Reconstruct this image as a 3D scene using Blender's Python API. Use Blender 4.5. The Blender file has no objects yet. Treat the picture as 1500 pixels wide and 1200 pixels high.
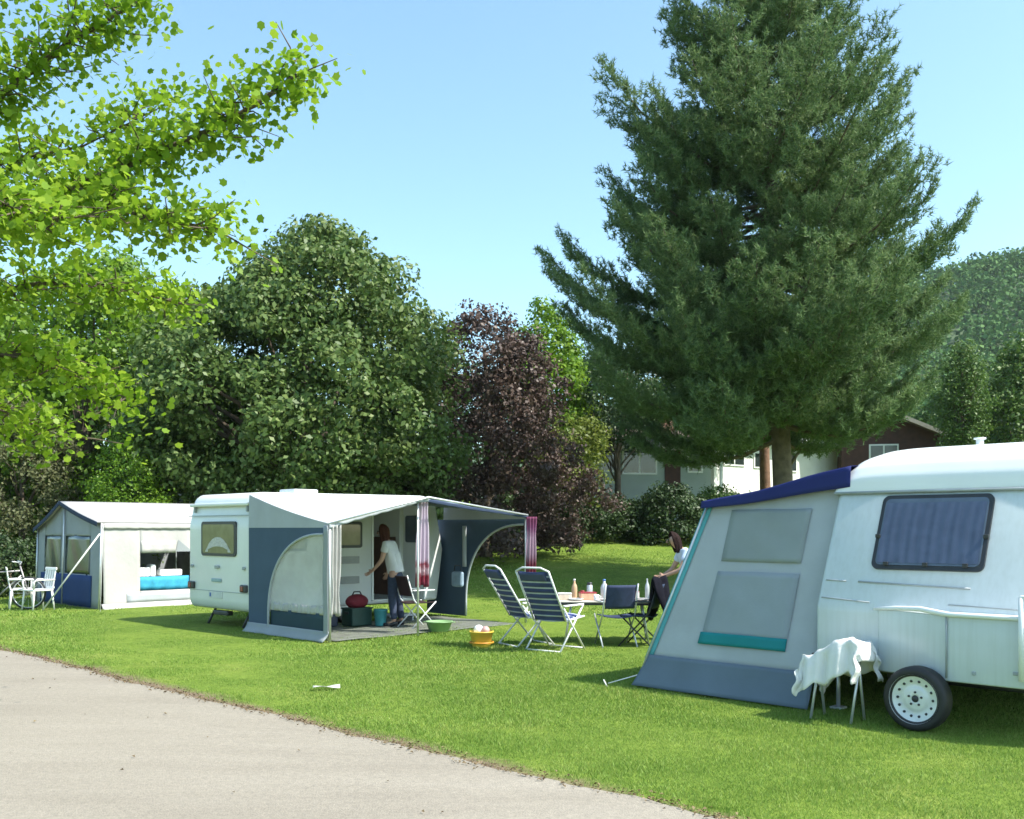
import bpy, bmesh, math, random
import numpy as np
from mathutils import Vector, Matrix

random.seed(7)
RNG = np.random.default_rng(11)
S = bpy.context.scene
C = S.collection
PI = math.pi
R2 = math.sqrt(2)
EYE = 1.7            # camera height
F = 1458.0           # focal length in photograph pixels (35 mm equivalent)


def img(u, v, Y):
    """world point seen at photo pixel (u, v) at depth Y: used once, to survey the place"""
    return Vector(((u - 750) / F * Y, Y, EYE - (v - 775) / F * Y))


def ground_h(x, y):
    y = np.asarray(y, float)
    a = np.clip(y - 24, 0, None)
    b = np.clip(y - 38, 0, 16)
    c = np.clip(y - 54, 0, None)
    return 0.075 * np.minimum(a, 14) + 0.14 * b + 0.03 * np.minimum(c, 400)


def gh(x, y):
    return float(ground_h(x, y))


def pq(p, q, z=0.0):
    """pitch frame (p along the road, q away from it) to world"""
    return Vector(((p + q) / R2, (q - p) / R2, z))


# ------------------------------------------------------------------ materials
def new_mat(name):
    m = bpy.data.materials.new(name)
    m.use_nodes = True
    nt = m.node_tree
    return m, nt, nt.nodes, nt.links, nt.nodes['Principled BSDF']


def ramp(nodes, stops):
    r = nodes.new('ShaderNodeValToRGB')
    e = r.color_ramp.elements
    e[0].position, e[0].color = stops[0][0], (*stops[0][1], 1)
    e[1].position, e[1].color = stops[-1][0], (*stops[-1][1], 1)
    for p, c in stops[1:-1]:
        k = e.new(p)
        k.color = (*c, 1)
    return r


def noise(nodes, links, scale, detail=4, vec=None, rough=.55):
    n = nodes.new('ShaderNodeTexNoise')
    n.inputs['Scale'].default_value = scale
    n.inputs['Detail'].default_value = detail
    n.inputs['Roughness'].default_value = rough
    if vec is None:
        vec = nodes.new('ShaderNodeTexCoord').outputs['Object']
    links.new(vec, n.inputs['Vector'])
    return n


def sc(c, k):
    return tuple(min(1, max(0, x * k)) for x in c)


def mat(name, col, rough=.6, var=.12, scale=6, bump=0.0, bscale=30, metal=0, trans=0.0, coat=0, spec=None):
    m, nt, N, L, b = new_mat(name)
    n = noise(N, L, scale)
    r = ramp(N, [(.3, sc(col, 1 - var)), (.7, sc(col, 1 + var))])
    L.new(n.outputs['Fac'], r.inputs['Fac'])
    L.new(r.outputs['Color'], b.inputs['Base Color'])
    b.inputs['Roughness'].default_value = rough
    b.inputs['Metallic'].default_value = metal
    if spec is not None:
        b.inputs['Specular IOR Level'].default_value = spec
    if coat:
        b.inputs['Coat Weight'].default_value = coat
    if bump:
        n2 = noise(N, L, bscale, 5)
        bp = N.new('ShaderNodeBump')
        bp.inputs['Strength'].default_value = bump
        bp.inputs['Distance'].default_value = .02
        L.new(n2.outputs['Fac'], bp.inputs['Height'])
        L.new(bp.outputs['Normal'], b.inputs['Normal'])
    if trans:
        t = N.new('ShaderNodeBsdfTranslucent')
        L.new(r.outputs['Color'], t.inputs['Color'])
        mx = N.new('ShaderNodeMixShader')
        mx.inputs['Fac'].default_value = trans
        L.new(b.outputs['BSDF'], mx.inputs[1])
        L.new(t.outputs['BSDF'], mx.inputs[2])
        L.new(mx.outputs['Shader'], N['Material Output'].inputs['Surface'])
    return m


def leaf_mat(name, cols, trans=.35, rough=.45, scale=.8, tcol=None, spec=.35):
    """cols: dark, mid, light albedo of the leaves; varies leaf by leaf and clump by clump"""
    m, nt, N, L, b = new_mat(name)
    g = N.new('ShaderNodeNewGeometry')
    n = noise(N, L, scale, 3)
    a = N.new('ShaderNodeMath'); a.operation = 'MULTIPLY_ADD'
    a.inputs[1].default_value = .55
    L.new(g.outputs['Random Per Island'], a.inputs[0])
    s = N.new('ShaderNodeMath'); s.operation = 'MULTIPLY'; s.inputs[1].default_value = .5
    L.new(n.outputs['Fac'], s.inputs[0])
    L.new(s.outputs[0], a.inputs[2])
    r = ramp(N, [(.1, cols[0]), (.5, cols[1]), (.95, cols[2])])
    L.new(a.outputs[0], r.inputs['Fac'])
    L.new(r.outputs['Color'], b.inputs['Base Color'])
    b.inputs['Roughness'].default_value = rough
    b.inputs['Specular IOR Level'].default_value = spec
    t = N.new('ShaderNodeBsdfTranslucent')
    if tcol:
        mc = N.new('ShaderNodeMix'); mc.data_type = 'RGBA'; mc.blend_type = 'MULTIPLY'
        mc.inputs['Factor'].default_value = 1
        L.new(r.outputs['Color'], mc.inputs['A'])
        mc.inputs['B'].default_value = (*tcol, 1)
        L.new(mc.outputs['Result'], t.inputs['Color'])
    else:
        L.new(r.outputs['Color'], t.inputs['Color'])
    mx = N.new('ShaderNodeMixShader'); mx.inputs['Fac'].default_value = trans
    L.new(b.outputs['BSDF'], mx.inputs[1]); L.new(t.outputs['BSDF'], mx.inputs[2])
    L.new(mx.outputs['Shader'], N['Material Output'].inputs['Surface'])
    return m


def stripe_mat(name, c1, c2, axis, period, duty, rough=.7, slope=0.0):
    m, nt, N, L, b = new_mat(name)
    tc = N.new('ShaderNodeTexCoord'); sp = N.new('ShaderNodeSeparateXYZ')
    L.new(tc.outputs['Object'], sp.inputs[0])
    d = N.new('ShaderNodeMath'); d.operation = 'MULTIPLY'; d.inputs[1].default_value = 1 / period
    L.new(sp.outputs[axis], d.inputs[0])
    f = N.new('ShaderNodeMath'); f.operation = 'FRACT'
    L.new(d.outputs[0], f.inputs[0])
    g = N.new('ShaderNodeMath'); g.operation = 'LESS_THAN'; g.inputs[1].default_value = duty
    L.new(f.outputs[0], g.inputs[0])
    mx = N.new('ShaderNodeMix'); mx.data_type = 'RGBA'
    L.new(g.outputs[0], mx.inputs['Factor'])
    n = noise(N, L, 9)
    r1 = ramp(N, [(.3, sc(c1, .85)), (.7, sc(c1, 1.15))]); r2 = ramp(N, [(.3, sc(c2, .88)), (.7, sc(c2, 1.08))])
    L.new(n.outputs['Fac'], r1.inputs['Fac']); L.new(n.outputs['Fac'], r2.inputs['Fac'])
    L.new(r1.outputs['Color'], mx.inputs['A']); L.new(r2.outputs['Color'], mx.inputs['B'])
    L.new(mx.outputs['Result'], b.inputs['Base Color'])
    b.inputs['Roughness'].default_value = rough
    return m


# ------------------------------------------------------------------ objects
def tag(o, label=None, cat=None, group=None, kind=None):
    if label: o['label'] = label
    if cat: o['category'] = cat
    if group: o['group'] = group
    if kind: o['kind'] = kind
    return o


def thing(name, label, cat, loc=(0, 0, 0), rz=0.0, group=None):
    o = bpy.data.objects.new(name, None)
    o.empty_display_size = .2
    C.objects.link(o)
    o.location = loc
    o.rotation_euler = (0, 0, rz)
    return tag(o, label, cat, group)


def link(name, me, m, parent=None):
    o = bpy.data.objects.new(name, me)
    if m is not None:
        me.materials.append(m)
    C.objects.link(o)
    if parent is not None:
        o.parent = parent
    return o


def copy_tree(o, parent=None):
    c = o.copy()
    C.objects.link(c)
    c.parent = parent
    for ch in [x for x in C.objects if x.parent == o]:
        copy_tree(ch, c)
    return c


def np_mesh(name, verts, k):
    """verts: (n*k, 3) consecutive k-gons"""
    nf = len(verts) // k
    me = bpy.data.meshes.new(name)
    me.vertices.add(len(verts))
    me.vertices.foreach_set('co', np.ascontiguousarray(verts, dtype=np.float32).ravel())
    me.loops.add(nf * k)
    me.loops.foreach_set('vertex_index', np.arange(nf * k, dtype=np.int32))
    me.polygons.add(nf)
    me.polygons.foreach_set('loop_start', np.arange(0, nf * k, k, dtype=np.int32))
    me.update(calc_edges=True)
    me.validate()
    return me


def frame_along(d):
    d = d.normalized()
    a = Vector((0, 0, 1)) if abs(d.z) < .9 else Vector((1, 0, 0))
    u = d.cross(a).normalized()
    return u, d.cross(u).normalized()


class MB:
    """collects primitives into one mesh"""
    def __init__(s):
        s.bm = bmesh.new()

    def _take(s, b, M=None):
        if M is not None:
            b.transform(M)
        me = bpy.data.meshes.new('tmp')
        b.to_mesh(me); b.free()
        s.bm.from_mesh(me)
        bpy.data.meshes.remove(me)

    def box(s, c, d, bevel=0.0, seg=2, M=None, rz=0, rx=0, ry=0):
        b = bmesh.new()
        bmesh.ops.create_cube(b, size=1)
        b.transform(Matrix.Diagonal((*d, 1)))
        if bevel:
            bmesh.ops.bevel(b, geom=b.edges[:], offset=bevel, segments=seg, profile=.5, affect='EDGES')
        X = Matrix.Translation(c) @ Matrix.Rotation(rz, 4, 'Z') @ Matrix.Rotation(ry, 4, 'Y') @ Matrix.Rotation(rx, 4, 'X')
        s._take(b, (M @ X) if M is not None else X)
        return s

    def tube(s, pts, r, n=8, caps=True, closed=False):
        pts = [Vector(p) for p in pts]
        rs = r if isinstance(r, (list, tuple)) else [r] * len(pts)
        b = bmesh.new()
        rings = []
        m = len(pts)
        u = None
        for i, p in enumerate(pts):
            if closed:
                d = pts[(i + 1) % m] - pts[i - 1]
            else:
                d = pts[min(i + 1, m - 1)] - pts[max(i - 1, 0)]
            d = d.normalized() if d.length > 1e-9 else Vector((0, 0, 1))
            if u is None:
                u, w = frame_along(d)
            else:
                u = (u - d * u.dot(d))
                u = u.normalized() if u.length > 1e-6 else frame_along(d)[0]
                w = d.cross(u).normalized()
            rings.append([b.verts.new(p + (u * math.cos(2 * PI * k / n) + w * math.sin(2 * PI * k / n)) * rs[i]) for k in range(n)])
        for i in range(m if closed else m - 1):
            A, B_ = rings[i], rings[(i + 1) % m]
            for k in range(n):
                b.faces.new((A[k], A[(k + 1) % n], B_[(k + 1) % n], B_[k]))
        if caps and not closed:
            b.faces.new(rings[0][::-1]); b.faces.new(rings[-1])
        for f in b.faces: f.smooth = True
        s._take(b)
        return s

    def poly(s, pts, thick=None):
        """flat polygon; thick = vector to extrude along"""
        b = bmesh.new()
        vs = [b.verts.new(p) for p in pts]
        f = b.faces.new(vs)
        if thick is not None:
            e = bmesh.ops.extrude_face_region(b, geom=[f])
            bmesh.ops.translate(b, verts=[v for v in e['geom'] if isinstance(v, bmesh.types.BMVert)], vec=thick)
            bmesh.ops.recalc_face_normals(b, faces=b.faces[:])
        s._take(b)
        return s

    def prism(s, poly, axis, a0, a1, bevel=0.0, seg=3, sharp=None):
        """2-D polygon extruded along x / y / z; sharp(edge) -> True keeps the edge unbevelled"""
        b = bmesh.new()
        def P(t, a):
            return {'x': (a, t[0], t[1]), 'y': (t[0], a, t[1]), 'z': (t[0], t[1], a)}[axis]
        v0 = [b.verts.new(P(t, a0)) for t in poly]
        v1 = [b.verts.new(P(t, a1)) for t in poly]
        n = len(poly)
        b.faces.new(v0[::-1]); b.faces.new(v1)
        for i in range(n):
            b.faces.new((v0[i], v0[(i + 1) % n], v1[(i + 1) % n], v1[i]))
        bmesh.ops.recalc_face_normals(b, faces=b.faces[:])
        if bevel:
            es = [e for e in b.edges if not (sharp and sharp(e))]
            bmesh.ops.bevel(b, geom=es, offset=bevel, segments=seg, profile=.5, affect='EDGES', clamp_overlap=True)
            for f in b.faces: f.smooth = True
        s._take(b)
        return s

    def grid(s, fn, nu, nv):
        b = bmesh.new()
        V = [[b.verts.new(fn(i / nu, j / nv)) for j in range(nv + 1)] for i in range(nu + 1)]
        for i in range(nu):
            for j in range(nv):
                f = b.faces.new((V[i][j], V[i + 1][j], V[i + 1][j + 1], V[i][j + 1]))
                f.smooth = True
        s._take(b)
        return s

    def lathe(s, prof, n=16, c=(0, 0, 0), axis='z', caps=True):
        b = bmesh.new()
        rings = []
        for r, z in prof:
            ring = []
            for k in range(n):
                a = 2 * PI * k / n
                t = (r * math.cos(a), r * math.sin(a), z)
                if axis == 'y': t = (t[0], t[2], t[1])
                if axis == 'x': t = (t[2], t[0], t[1])
                ring.append(b.verts.new(Vector(t) + Vector(c)))
            rings.append(ring)
        for A, B_ in zip(rings, rings[1:]):
            for k in range(n):
                f = b.faces.new((A[k], A[(k + 1) % n], B_[(k + 1) % n], B_[k]))
                f.smooth = True
        if caps and prof[0][0] > 1e-4: b.faces.new(rings[0][::-1])
        if caps and prof[-1][0] > 1e-4: b.faces.new(rings[-1])
        bmesh.ops.remove_doubles(b, verts=b.verts[:], dist=1e-5)
        bmesh.ops.recalc_face_normals(b, faces=b.faces[:])
        s._take(b)
        return s

    def ball(s, c, r, n=12, m=8, M=None):
        b = bmesh.new()
        bmesh.ops.create_uvsphere(b, u_segments=n, v_segments=m, radius=1)
        b.transform(Matrix.Diagonal((*(r if isinstance(r, tuple) else (r, r, r)), 1)))
        for f in b.faces: f.smooth = True
        X = Matrix.Translation(c)
        s._take(b, X @ M if M is not None else X)
        return s

    def build(s, name, m, parent=None, solid=0.0, cuts=None, smooth=False):
        me = bpy.data.meshes.new(name)
        if smooth:
            for f in s.bm.faces: f.smooth = True
        s.bm.to_mesh(me); s.bm.free()
        o = link(name, me, m, parent)
        if solid:
            k = o.modifiers.new('thick', 'SOLIDIFY'); k.thickness = solid; k.offset = 0
            bake(o)
        if cuts:
            for c, d in cuts:
                cut(o, c, d)
        return o


def bake(o):
    """replace the object's mesh with its evaluated one"""
    par = o.parent
    dg = bpy.context.evaluated_depsgraph_get()
    dg.update()
    ev = o.evaluated_get(dg)
    me = bpy.data.meshes.new_from_object(ev, preserve_all_data_layers=True, depsgraph=dg)
    o.modifiers.clear()
    old = o.data
    o.data = me
    bpy.data.meshes.remove(old)


def cut(o, c, d):
    """cut a box-shaped recess (given in the object's own space) out of a solid"""
    me = bpy.data.meshes.new('cutter')
    b = bmesh.new()
    bmesh.ops.create_cube(b, size=1)
    b.transform(Matrix.Translation(c) @ Matrix.Diagonal((*d, 1)))
    b.to_mesh(me); b.free()
    k = bpy.data.objects.new('cutter', me)
    C.objects.link(k)
    bpy.context.view_layer.update()
    k.matrix_world = o.matrix_world.copy()
    bpy.context.view_layer.update()
    md = o.modifiers.new('cut', 'BOOLEAN')
    md.operation = 'DIFFERENCE'; md.object = k; md.solver = 'EXACT'
    bake(o)
    bpy.data.objects.remove(k)
    bpy.data.meshes.remove(me)


# ------------------------------------------------------------------ foliage
def unit(n, rng=RNG):
    v = rng.normal(size=(n, 3))
    return v / np.linalg.norm(v, axis=1, keepdims=True)


def leaf_cloud(pos, size, up=.5, out=None, aspect=.62, fold=.12, rng=RNG, sizevar=.35):
    """one folded diamond leaf at each position"""
    n = len(pos)
    nr = unit(n, rng)
    nr[:, 2] += up
    if out is not None:
        nr += out
    nr /= np.linalg.norm(nr, axis=1, keepdims=True)
    t = np.cross(nr, unit(n, rng)); t /= np.linalg.norm(t, axis=1, keepdims=True)
    b = np.cross(nr, t)
    L = size * (1 + sizevar * rng.uniform(-1, 1, (n, 1)))
    W = L * aspect
    v = np.empty((n, 4, 3))
    v[:, 0] = pos - t * L * .5
    v[:, 1] = pos + b * W * .5 + nr * L * fold - t * L * .05
    v[:, 2] = pos + t * L * .5
    v[:, 3] = pos - b * W * .5 + nr * L * fold - t * L * .05
    return v.reshape(-1, 3)


def star_leaves(pos, size, up=.6, rng=RNG):
    """five-lobed leaves (10-gons)"""
    n = len(pos)
    nr = unit(n, rng); nr[:, 2] += up
    nr /= np.linalg.norm(nr, axis=1, keepdims=True)
    t = np.cross(nr, unit(n, rng)); t /= np.linalg.norm(t, axis=1, keepdims=True)
    b = np.cross(nr, t)
    L = size * (1 + .34 * rng.uniform(-1, 1, n))
    curl = rng.uniform(-.1, .55, n)
    ang = np.array([-90, -52, -25, 8, 36, 62, 90, 118, 144, 172, 205, 232]) * PI / 180
    rad = np.array([.42, .38, .47, .40, .55, .43, .68, .43, .55, .40, .47, .38])
    k = len(ang)
    v = np.empty((n, k, 3))
    for i in range(k):
        cx, sy = rad[i] * math.cos(ang[i]), rad[i] * math.sin(ang[i])
        v[:, i] = pos + (b * cx + t * sy + nr * (-curl * (cx * cx + .6 * sy * sy))[:, None]) * L[:, None]
    return v.reshape(-1, 3), k


def crown_points(prof, axis, nclump, nper, spread, seed, inner=.35, lob=.22, flat=1.0, squash=.75):
    """prof(h 0..1) -> radius; axis(h) -> (x, y, z) centre line. Leaf positions in clumps biased to the shell."""
    rng = np.random.default_rng(seed)
    h = rng.uniform(0, 1, nclump * 3)
    r = np.array([prof(x) for x in h])
    keep = rng.uniform(0, max(r), len(h)) < r + .12 * max(r)
    h, r = h[keep][:nclump], r[keep][:nclump]
    n = len(h)
    th = rng.uniform(0, 2 * PI, n)
    # lobes: bulges and gaps round the crown
    ph = rng.uniform(0, 6, 8)
    lobe = (np.sin(3 * th + ph[0] + 5 * h) + np.sin(5 * th + ph[1] - 9 * h) + np.sin(2 * th + ph[2] + 14 * h) + np.sin(7 * th + ph[3] + 21 * h)) / 4
    rad = r * (1 + lob * lobe) * (inner + (1 - inner) * rng.uniform(0, 1, n) ** .38)
    A = np.array([axis(x) for x in h])
    c = A + np.stack([rad * np.cos(th), rad * np.sin(th) * flat, rng.normal(0, .12, n)], 1)
    out = np.stack([np.cos(th), np.sin(th), .5 * (h - .3)], 1)
    sp = spread * rng.uniform(.6, 1.35, (n, 1))
    d = unit(n * nper, rng) * rng.uniform(0, 1, (n * nper, 1)) ** .45
    d[:, 2] *= squash
    pos = np.repeat(c, nper, 0) + d * np.repeat(sp, nper, 0)
    # leaves sit on the outside of their clump
    o = d * .9 + .35 * np.repeat(out, nper, 0)
    return pos, o, c


def limb_path(a, b, rng, k=5, sag=.06):
    a, b = Vector(a), Vector(b)
    L = (b - a).length
    return [a.lerp(b, i / k) + (Vector(rng.normal(0, sag * L * .4, 3)) if 0 < i < k else Vector()) for i in range(k + 1)]


def tree(name, label, cat, base, prof, axis, nclump, nper, spread, leaf, lm, bm_, seed, trunk_r=.25, top=.75, limbs=14, up=.5,
         group=None, **kw):
    """axis / prof are in local coordinates above the trunk's foot"""
    t = thing(name, label, cat, base, 0, group)
    rng = np.random.default_rng(seed + 100)
    leaf *= .82; nper = int(nper * 1.45)
    pos, out, cl = crown_points(prof, axis, nclump, nper, spread, seed, **kw)
    v = leaf_cloud(pos, leaf, up, out, rng=rng)
    link('crown', np_mesh(name + '_crown', v, 4), lm, t)
    b = MB()
    pts = [Vector((0, 0, -.1))] + [Vector(axis(max(0, x))) * 1.0 for x in np.linspace(0.0, top, 5)]
    pts[1] = Vector((pts[1].x * .4, pts[1].y * .4, pts[1].z))
    b.tube(pts, [trunk_r * (1.25 if i == 0 else 1 - .8 * i / (len(pts))) for i in range(len(pts))], 10)
    for i in rng.choice(len(cl), min(limbs, len(cl)), replace=False):
        c = Vector(cl[i])
        z0 = max(.4 * pts[1].z, c.z * rng.uniform(.35, .65))
        k = 0
        while k < len(pts) - 2 and pts[k + 1].z < z0: k += 1
        f = (z0 - pts[k].z) / max(.01, pts[k + 1].z - pts[k].z)
        p0 = pts[k].lerp(pts[k + 1], min(1, max(0, f)))
        path = limb_path(p0, c, rng)
        r0 = trunk_r * .38
        b.tube(path, [r0 * (1 - .85 * j / (len(path) - 1)) for j in range(len(path))], 6)
    b.build('trunk', bm_, t)
    return t
# ================================================================== SETTING
# ---- world, sun, camera
SUN_EL, SUN_AZ = math.radians(52), math.radians(-20)      # sun to the right of the view, a touch behind the scene's far side
W = bpy.data.worlds.new('World'); S.world = W
W.use_nodes = True
wn, wl = W.node_tree.nodes, W.node_tree.links
sky = wn.new('ShaderNodeTexSky')
sky.sky_type = 'NISHITA'; sky.sun_disc = False
sky.sun_elevation = SUN_EL
sdir = Vector((math.cos(SUN_AZ) * math.cos(SUN_EL), math.sin(SUN_AZ) * math.cos(SUN_EL), math.sin(SUN_EL)))
sky.sun_rotation = math.atan2(sdir.x, sdir.y)
sky.altitude = 300; sky.air_density = 1.0; sky.dust_density = 1.9; sky.ozone_density = 2.2
tint = wn.new('ShaderNodeMix'); tint.data_type = 'RGBA'; tint.blend_type = 'MULTIPLY'; tint.inputs['Factor'].default_value = 1
wl.new(sky.outputs[0], tint.inputs['A']); tint.inputs['B'].default_value = (.96, 1.10, 1.0, 1)      # the clear-morning cyan of this sky
wl.new(tint.outputs['Result'], wn['Background'].inputs['Color'])
wn['Background'].inputs['Strength'].default_value = 0.15
sl = bpy.data.lights.new('sun', 'SUN')
sl.energy = 3.9; sl.angle = math.radians(.53); sl.color = (1, .95, .86)
so = bpy.data.objects.new('sun', sl); C.objects.link(so)
so.rotation_euler = (-sdir).to_track_quat('-Z', 'Y').to_euler()
cd = bpy.data.cameras.new('camera'); co = bpy.data.objects.new('camera', cd); C.objects.link(co)
co.location = (0, 0, EYE); co.rotation_euler = (PI / 2, 0, 0)
cd.sensor_width = 36; cd.lens = 36 * F / 1500
cd.shift_y = 175 / 1500; cd.clip_end = 3000; cd.clip_start = .05
S.camera = co
S.view_settings.view_transform = 'Standard'; S.view_settings.look = 'None'
S.view_settings.gamma = 1; S.view_settings.use_curve_mapping = False
S.view_settings.exposure = 1.16
S.cycles.max_bounces = 6; S.cycles.diffuse_bounces = 3; S.cycles.transmission_bounces = 3; S.cycles.glossy_bounces = 2
S.cycles.pixel_filter_type = 'BLACKMAN_HARRIS'; S.cycles.filter_width = 1.55


def road_edge(p):
    return 4.82 + .025 * max(0.0, p + 9.5) + .02 * math.sin(p * 1.3) + .02 * math.sin(p * 3.1 + 1) + .02 * math.sin(p * 7.7) + .012 * math.sin(p * 19)


# ---- ground: one sheet to the horizon
def ground_mesh():
    xs = np.unique(np.concatenate([np.arange(-40, 40.1, .8), np.arange(-140, 141, 10), np.arange(-1600, 1601, 160)]))
    ys = np.unique(np.concatenate([np.arange(-20, 60.1, .8), np.arange(60, 140, 8), np.arange(-1600, 1601, 160)]))
    X, Y = np.meshgrid(xs, ys, indexing='ij')
    Z = ground_h(X, Y) + .02 * np.sin(X * .9 + Y * .4) * np.clip((Y - 8) / 10, 0, 1)
    V = np.stack([X, Y, Z], 2).reshape(-1, 3)
    nx, ny = len(xs), len(ys)
    i, j = np.meshgrid(np.arange(nx - 1), np.arange(ny - 1), indexing='ij')
    a = (i * ny + j).ravel()
    Fq = np.stack([a, a + ny, a + ny + 1, a + 1], 1)
    me = bpy.data.meshes.new('ground')
    me.vertices.add(len(V)); me.vertices.foreach_set('co', V.astype(np.float32).ravel())
    me.loops.add(Fq.size); me.loops.foreach_set('vertex_index', Fq.astype(np.int32).ravel())
    me.polygons.add(len(Fq)); me.polygons.foreach_set('loop_start', np.arange(0, Fq.size, 4, dtype=np.int32))
    me.update(calc_edges=True)
    for p in me.polygons: p.use_smooth = True
    return me


def ground_mat():
    m, nt, N, L, b = new_mat('lawn')
    n1 = noise(N, L, .55, 5); n2 = noise(N, L, 9, 6, rough=.7); n3 = noise(N, L, 60, 3)
    r1 = ramp(N, [(.3, (.115, .185, .025)), (.55, (.17, .245, .036)), (.75, (.25, .28, .065))])
    L.new(n1.outputs['Fac'], r1.inputs['Fac'])
    r2 = ramp(N, [(.32, (.55, .62, .5)), (.7, (1.2, 1.15, 1.2))])
    L.new(n2.outputs['Fac'], r2.inputs['Fac'])
    mx = N.new('ShaderNodeMix'); mx.data_type = 'RGBA'; mx.blend_type = 'MULTIPLY'; mx.inputs['Factor'].default_value = 1
    L.new(r1.outputs['Color'], mx.inputs['A']); L.new(r2.outputs['Color'], mx.inputs['B'])
    # worn soil along the road: a strip in the ground itself
    tc = N.new('ShaderNodeTexCoord'); sp = N.new('ShaderNodeSeparateXYZ'); L.new(tc.outputs['Object'], sp.inputs[0])
    q = N.new('ShaderNodeMath'); q.operation = 'ADD'; L.new(sp.outputs['X'], q.inputs[0]); L.new(sp.outputs['Y'], q.inputs[1])
    q2 = N.new('ShaderNodeMath'); q2.operation = 'MULTIPLY'; q2.inputs[1].default_value = 1 / R2; L.new(q.outputs[0], q2.inputs[0])
    n4 = noise(N, L, 1.7, 5)
    s = N.new('ShaderNodeMath'); s.operation = 'MULTIPLY_ADD'; s.inputs[1].default_value = -.5; L.new(n4.outputs['Fac'], s.inputs[0]); L.new(q2.outputs[0], s.inputs[2])
    mr = N.new('ShaderNodeMapRange'); mr.inputs['From Min'].default_value = 4.68; mr.inputs['From Max'].default_value = 4.9
    mr.inputs['To Min'].default_value = 1; mr.inputs['To Max'].default_value = 0
    L.new(s.outputs[0], mr.inputs['Value'])
    mn = N.new('ShaderNodeMapRange'); mn.inputs['From Min'].default_value = .3; mn.inputs['From Max'].default_value = .8; L.new(q2.outputs[0], mn.inputs['Value'])
    mm = N.new('ShaderNodeMath'); mm.operation = 'MULTIPLY'; L.new(mr.outputs[0], mm.inputs[0]); L.new(mn.outputs[0], mm.inputs[1])
    soil = ramp(N, [(.3, (.12, .085, .055)), (.7, (.26, .2, .14))]); L.new(n2.outputs['Fac'], soil.inputs['Fac'])
    m2 = N.new('ShaderNodeMix'); m2.data_type = 'RGBA'
    L.new(mm.outputs[0], m2.inputs['Factor']); L.new(mx.outputs['Result'], m2.inputs['A']); L.new(soil.outputs['Color'], m2.inputs['B'])
    L.new(m2.outputs['Result'], b.inputs['Base Color'])
    b.inputs['Roughness'].default_value = .9; b.inputs['Specular IOR Level'].default_value = .15
    bp = N.new('ShaderNodeBump'); bp.inputs['Strength'].default_value = .8; bp.inputs['Distance'].default_value = .03
    ad = N.new('ShaderNodeMath'); ad.operation = 'ADD'; L.new(n2.outputs['Fac'], ad.inputs[0]); L.new(n3.outputs['Fac'], ad.inputs[1])
    L.new(ad.outputs[0], bp.inputs['Height']); L.new(bp.outputs['Normal'], b.inputs['Normal'])
    return m


tag(link('ground', ground_mesh(), ground_mat()), kind='structure')


def road_mat():
    m, nt, N, L, b = new_mat('asphalt')
    tcr = N.new('ShaderNodeTexCoord'); mp = N.new('ShaderNodeMapping'); mp.inputs['Rotation'].default_value = (0, 0, PI / 4); mp.inputs['Scale'].default_value = (.35, 1.6, 1)
    L.new(tcr.outputs['Object'], mp.inputs['Vector'])
    n1 = noise(N, L, .9, 6, vec=mp.outputs['Vector'], rough=.65); n2 = noise(N, L, 26, 6, rough=.75); n3 = noise(N, L, 220, 2)
    r1 = ramp(N, [(.25, (.215, .191, .158)), (.5, (.252, .226, .188)), (.8, (.29, .262, .222))])
    L.new(n1.outputs['Fac'], r1.inputs['Fac'])
    r2 = ramp(N, [(.3, (.8, .8, .8)), (.72, (1.15, 1.14, 1.12))]); L.new(n2.outputs['Fac'], r2.inputs['Fac'])
    v = N.new('ShaderNodeTexVoronoi'); v.inputs['Scale'].default_value = 75
    tc = N.new('ShaderNodeTexCoord'); L.new(tc.outputs['Object'], v.inputs['Vector'])
    r3 = ramp(N, [(.0, (.72, .72, .72)), (.45, (1.1, 1.1, 1.1))]); L.new(v.outputs['Distance'], r3.inputs['Fac'])
    mx = N.new('ShaderNodeMix'); mx.data_type = 'RGBA'; mx.blend_type = 'MULTIPLY'; mx.inputs['Factor'].default_value = 1
    L.new(r1.outputs['Color'], mx.inputs['A']); L.new(r2.outputs['Color'], mx.inputs['B'])
    m2 = N.new('ShaderNodeMix'); m2.data_type = 'RGBA'; m2.blend_type = 'MULTIPLY'; m2.inputs['Factor'].default_value = .8
    L.new(mx.outputs['Result'], m2.inputs['A']); L.new(r3.outputs['Color'], m2.inputs['B'])
    L.new(m2.outputs['Result'], b.inputs['Base Color'])
    b.inputs['Roughness'].default_value = .88; b.inputs['Specular IOR Level'].default_value = .25
    bp = N.new('ShaderNodeBump'); bp.inputs['Strength'].default_value = .5; bp.inputs['Distance'].default_value = .006
    ad = N.new('ShaderNodeMath'); ad.operation = 'ADD'; L.new(n3.outputs['Fac'], ad.inputs[0]); L.new(v.outputs['Distance'], ad.inputs[1])
    L.new(ad.outputs[0], bp.inputs['Height']); L.new(bp.outputs['Normal'], b.inputs['Normal'])
    return m


rb = MB()
ps = np.concatenate([np.arange(-60, -20, 1.0), np.arange(-20, 3, .12), np.arange(3, 40, 1.0)])
rb.grid(lambda a, c: pq(ps[round(a * (len(ps) - 1))], 1.0 + (road_edge(ps[round(a * (len(ps) - 1))]) - 1.0) * c,
                        .006 + .03 * math.sin(PI * c) ** .7), len(ps) - 1, 10)
tag(rb.build('road', road_mat()), kind='structure')


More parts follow.
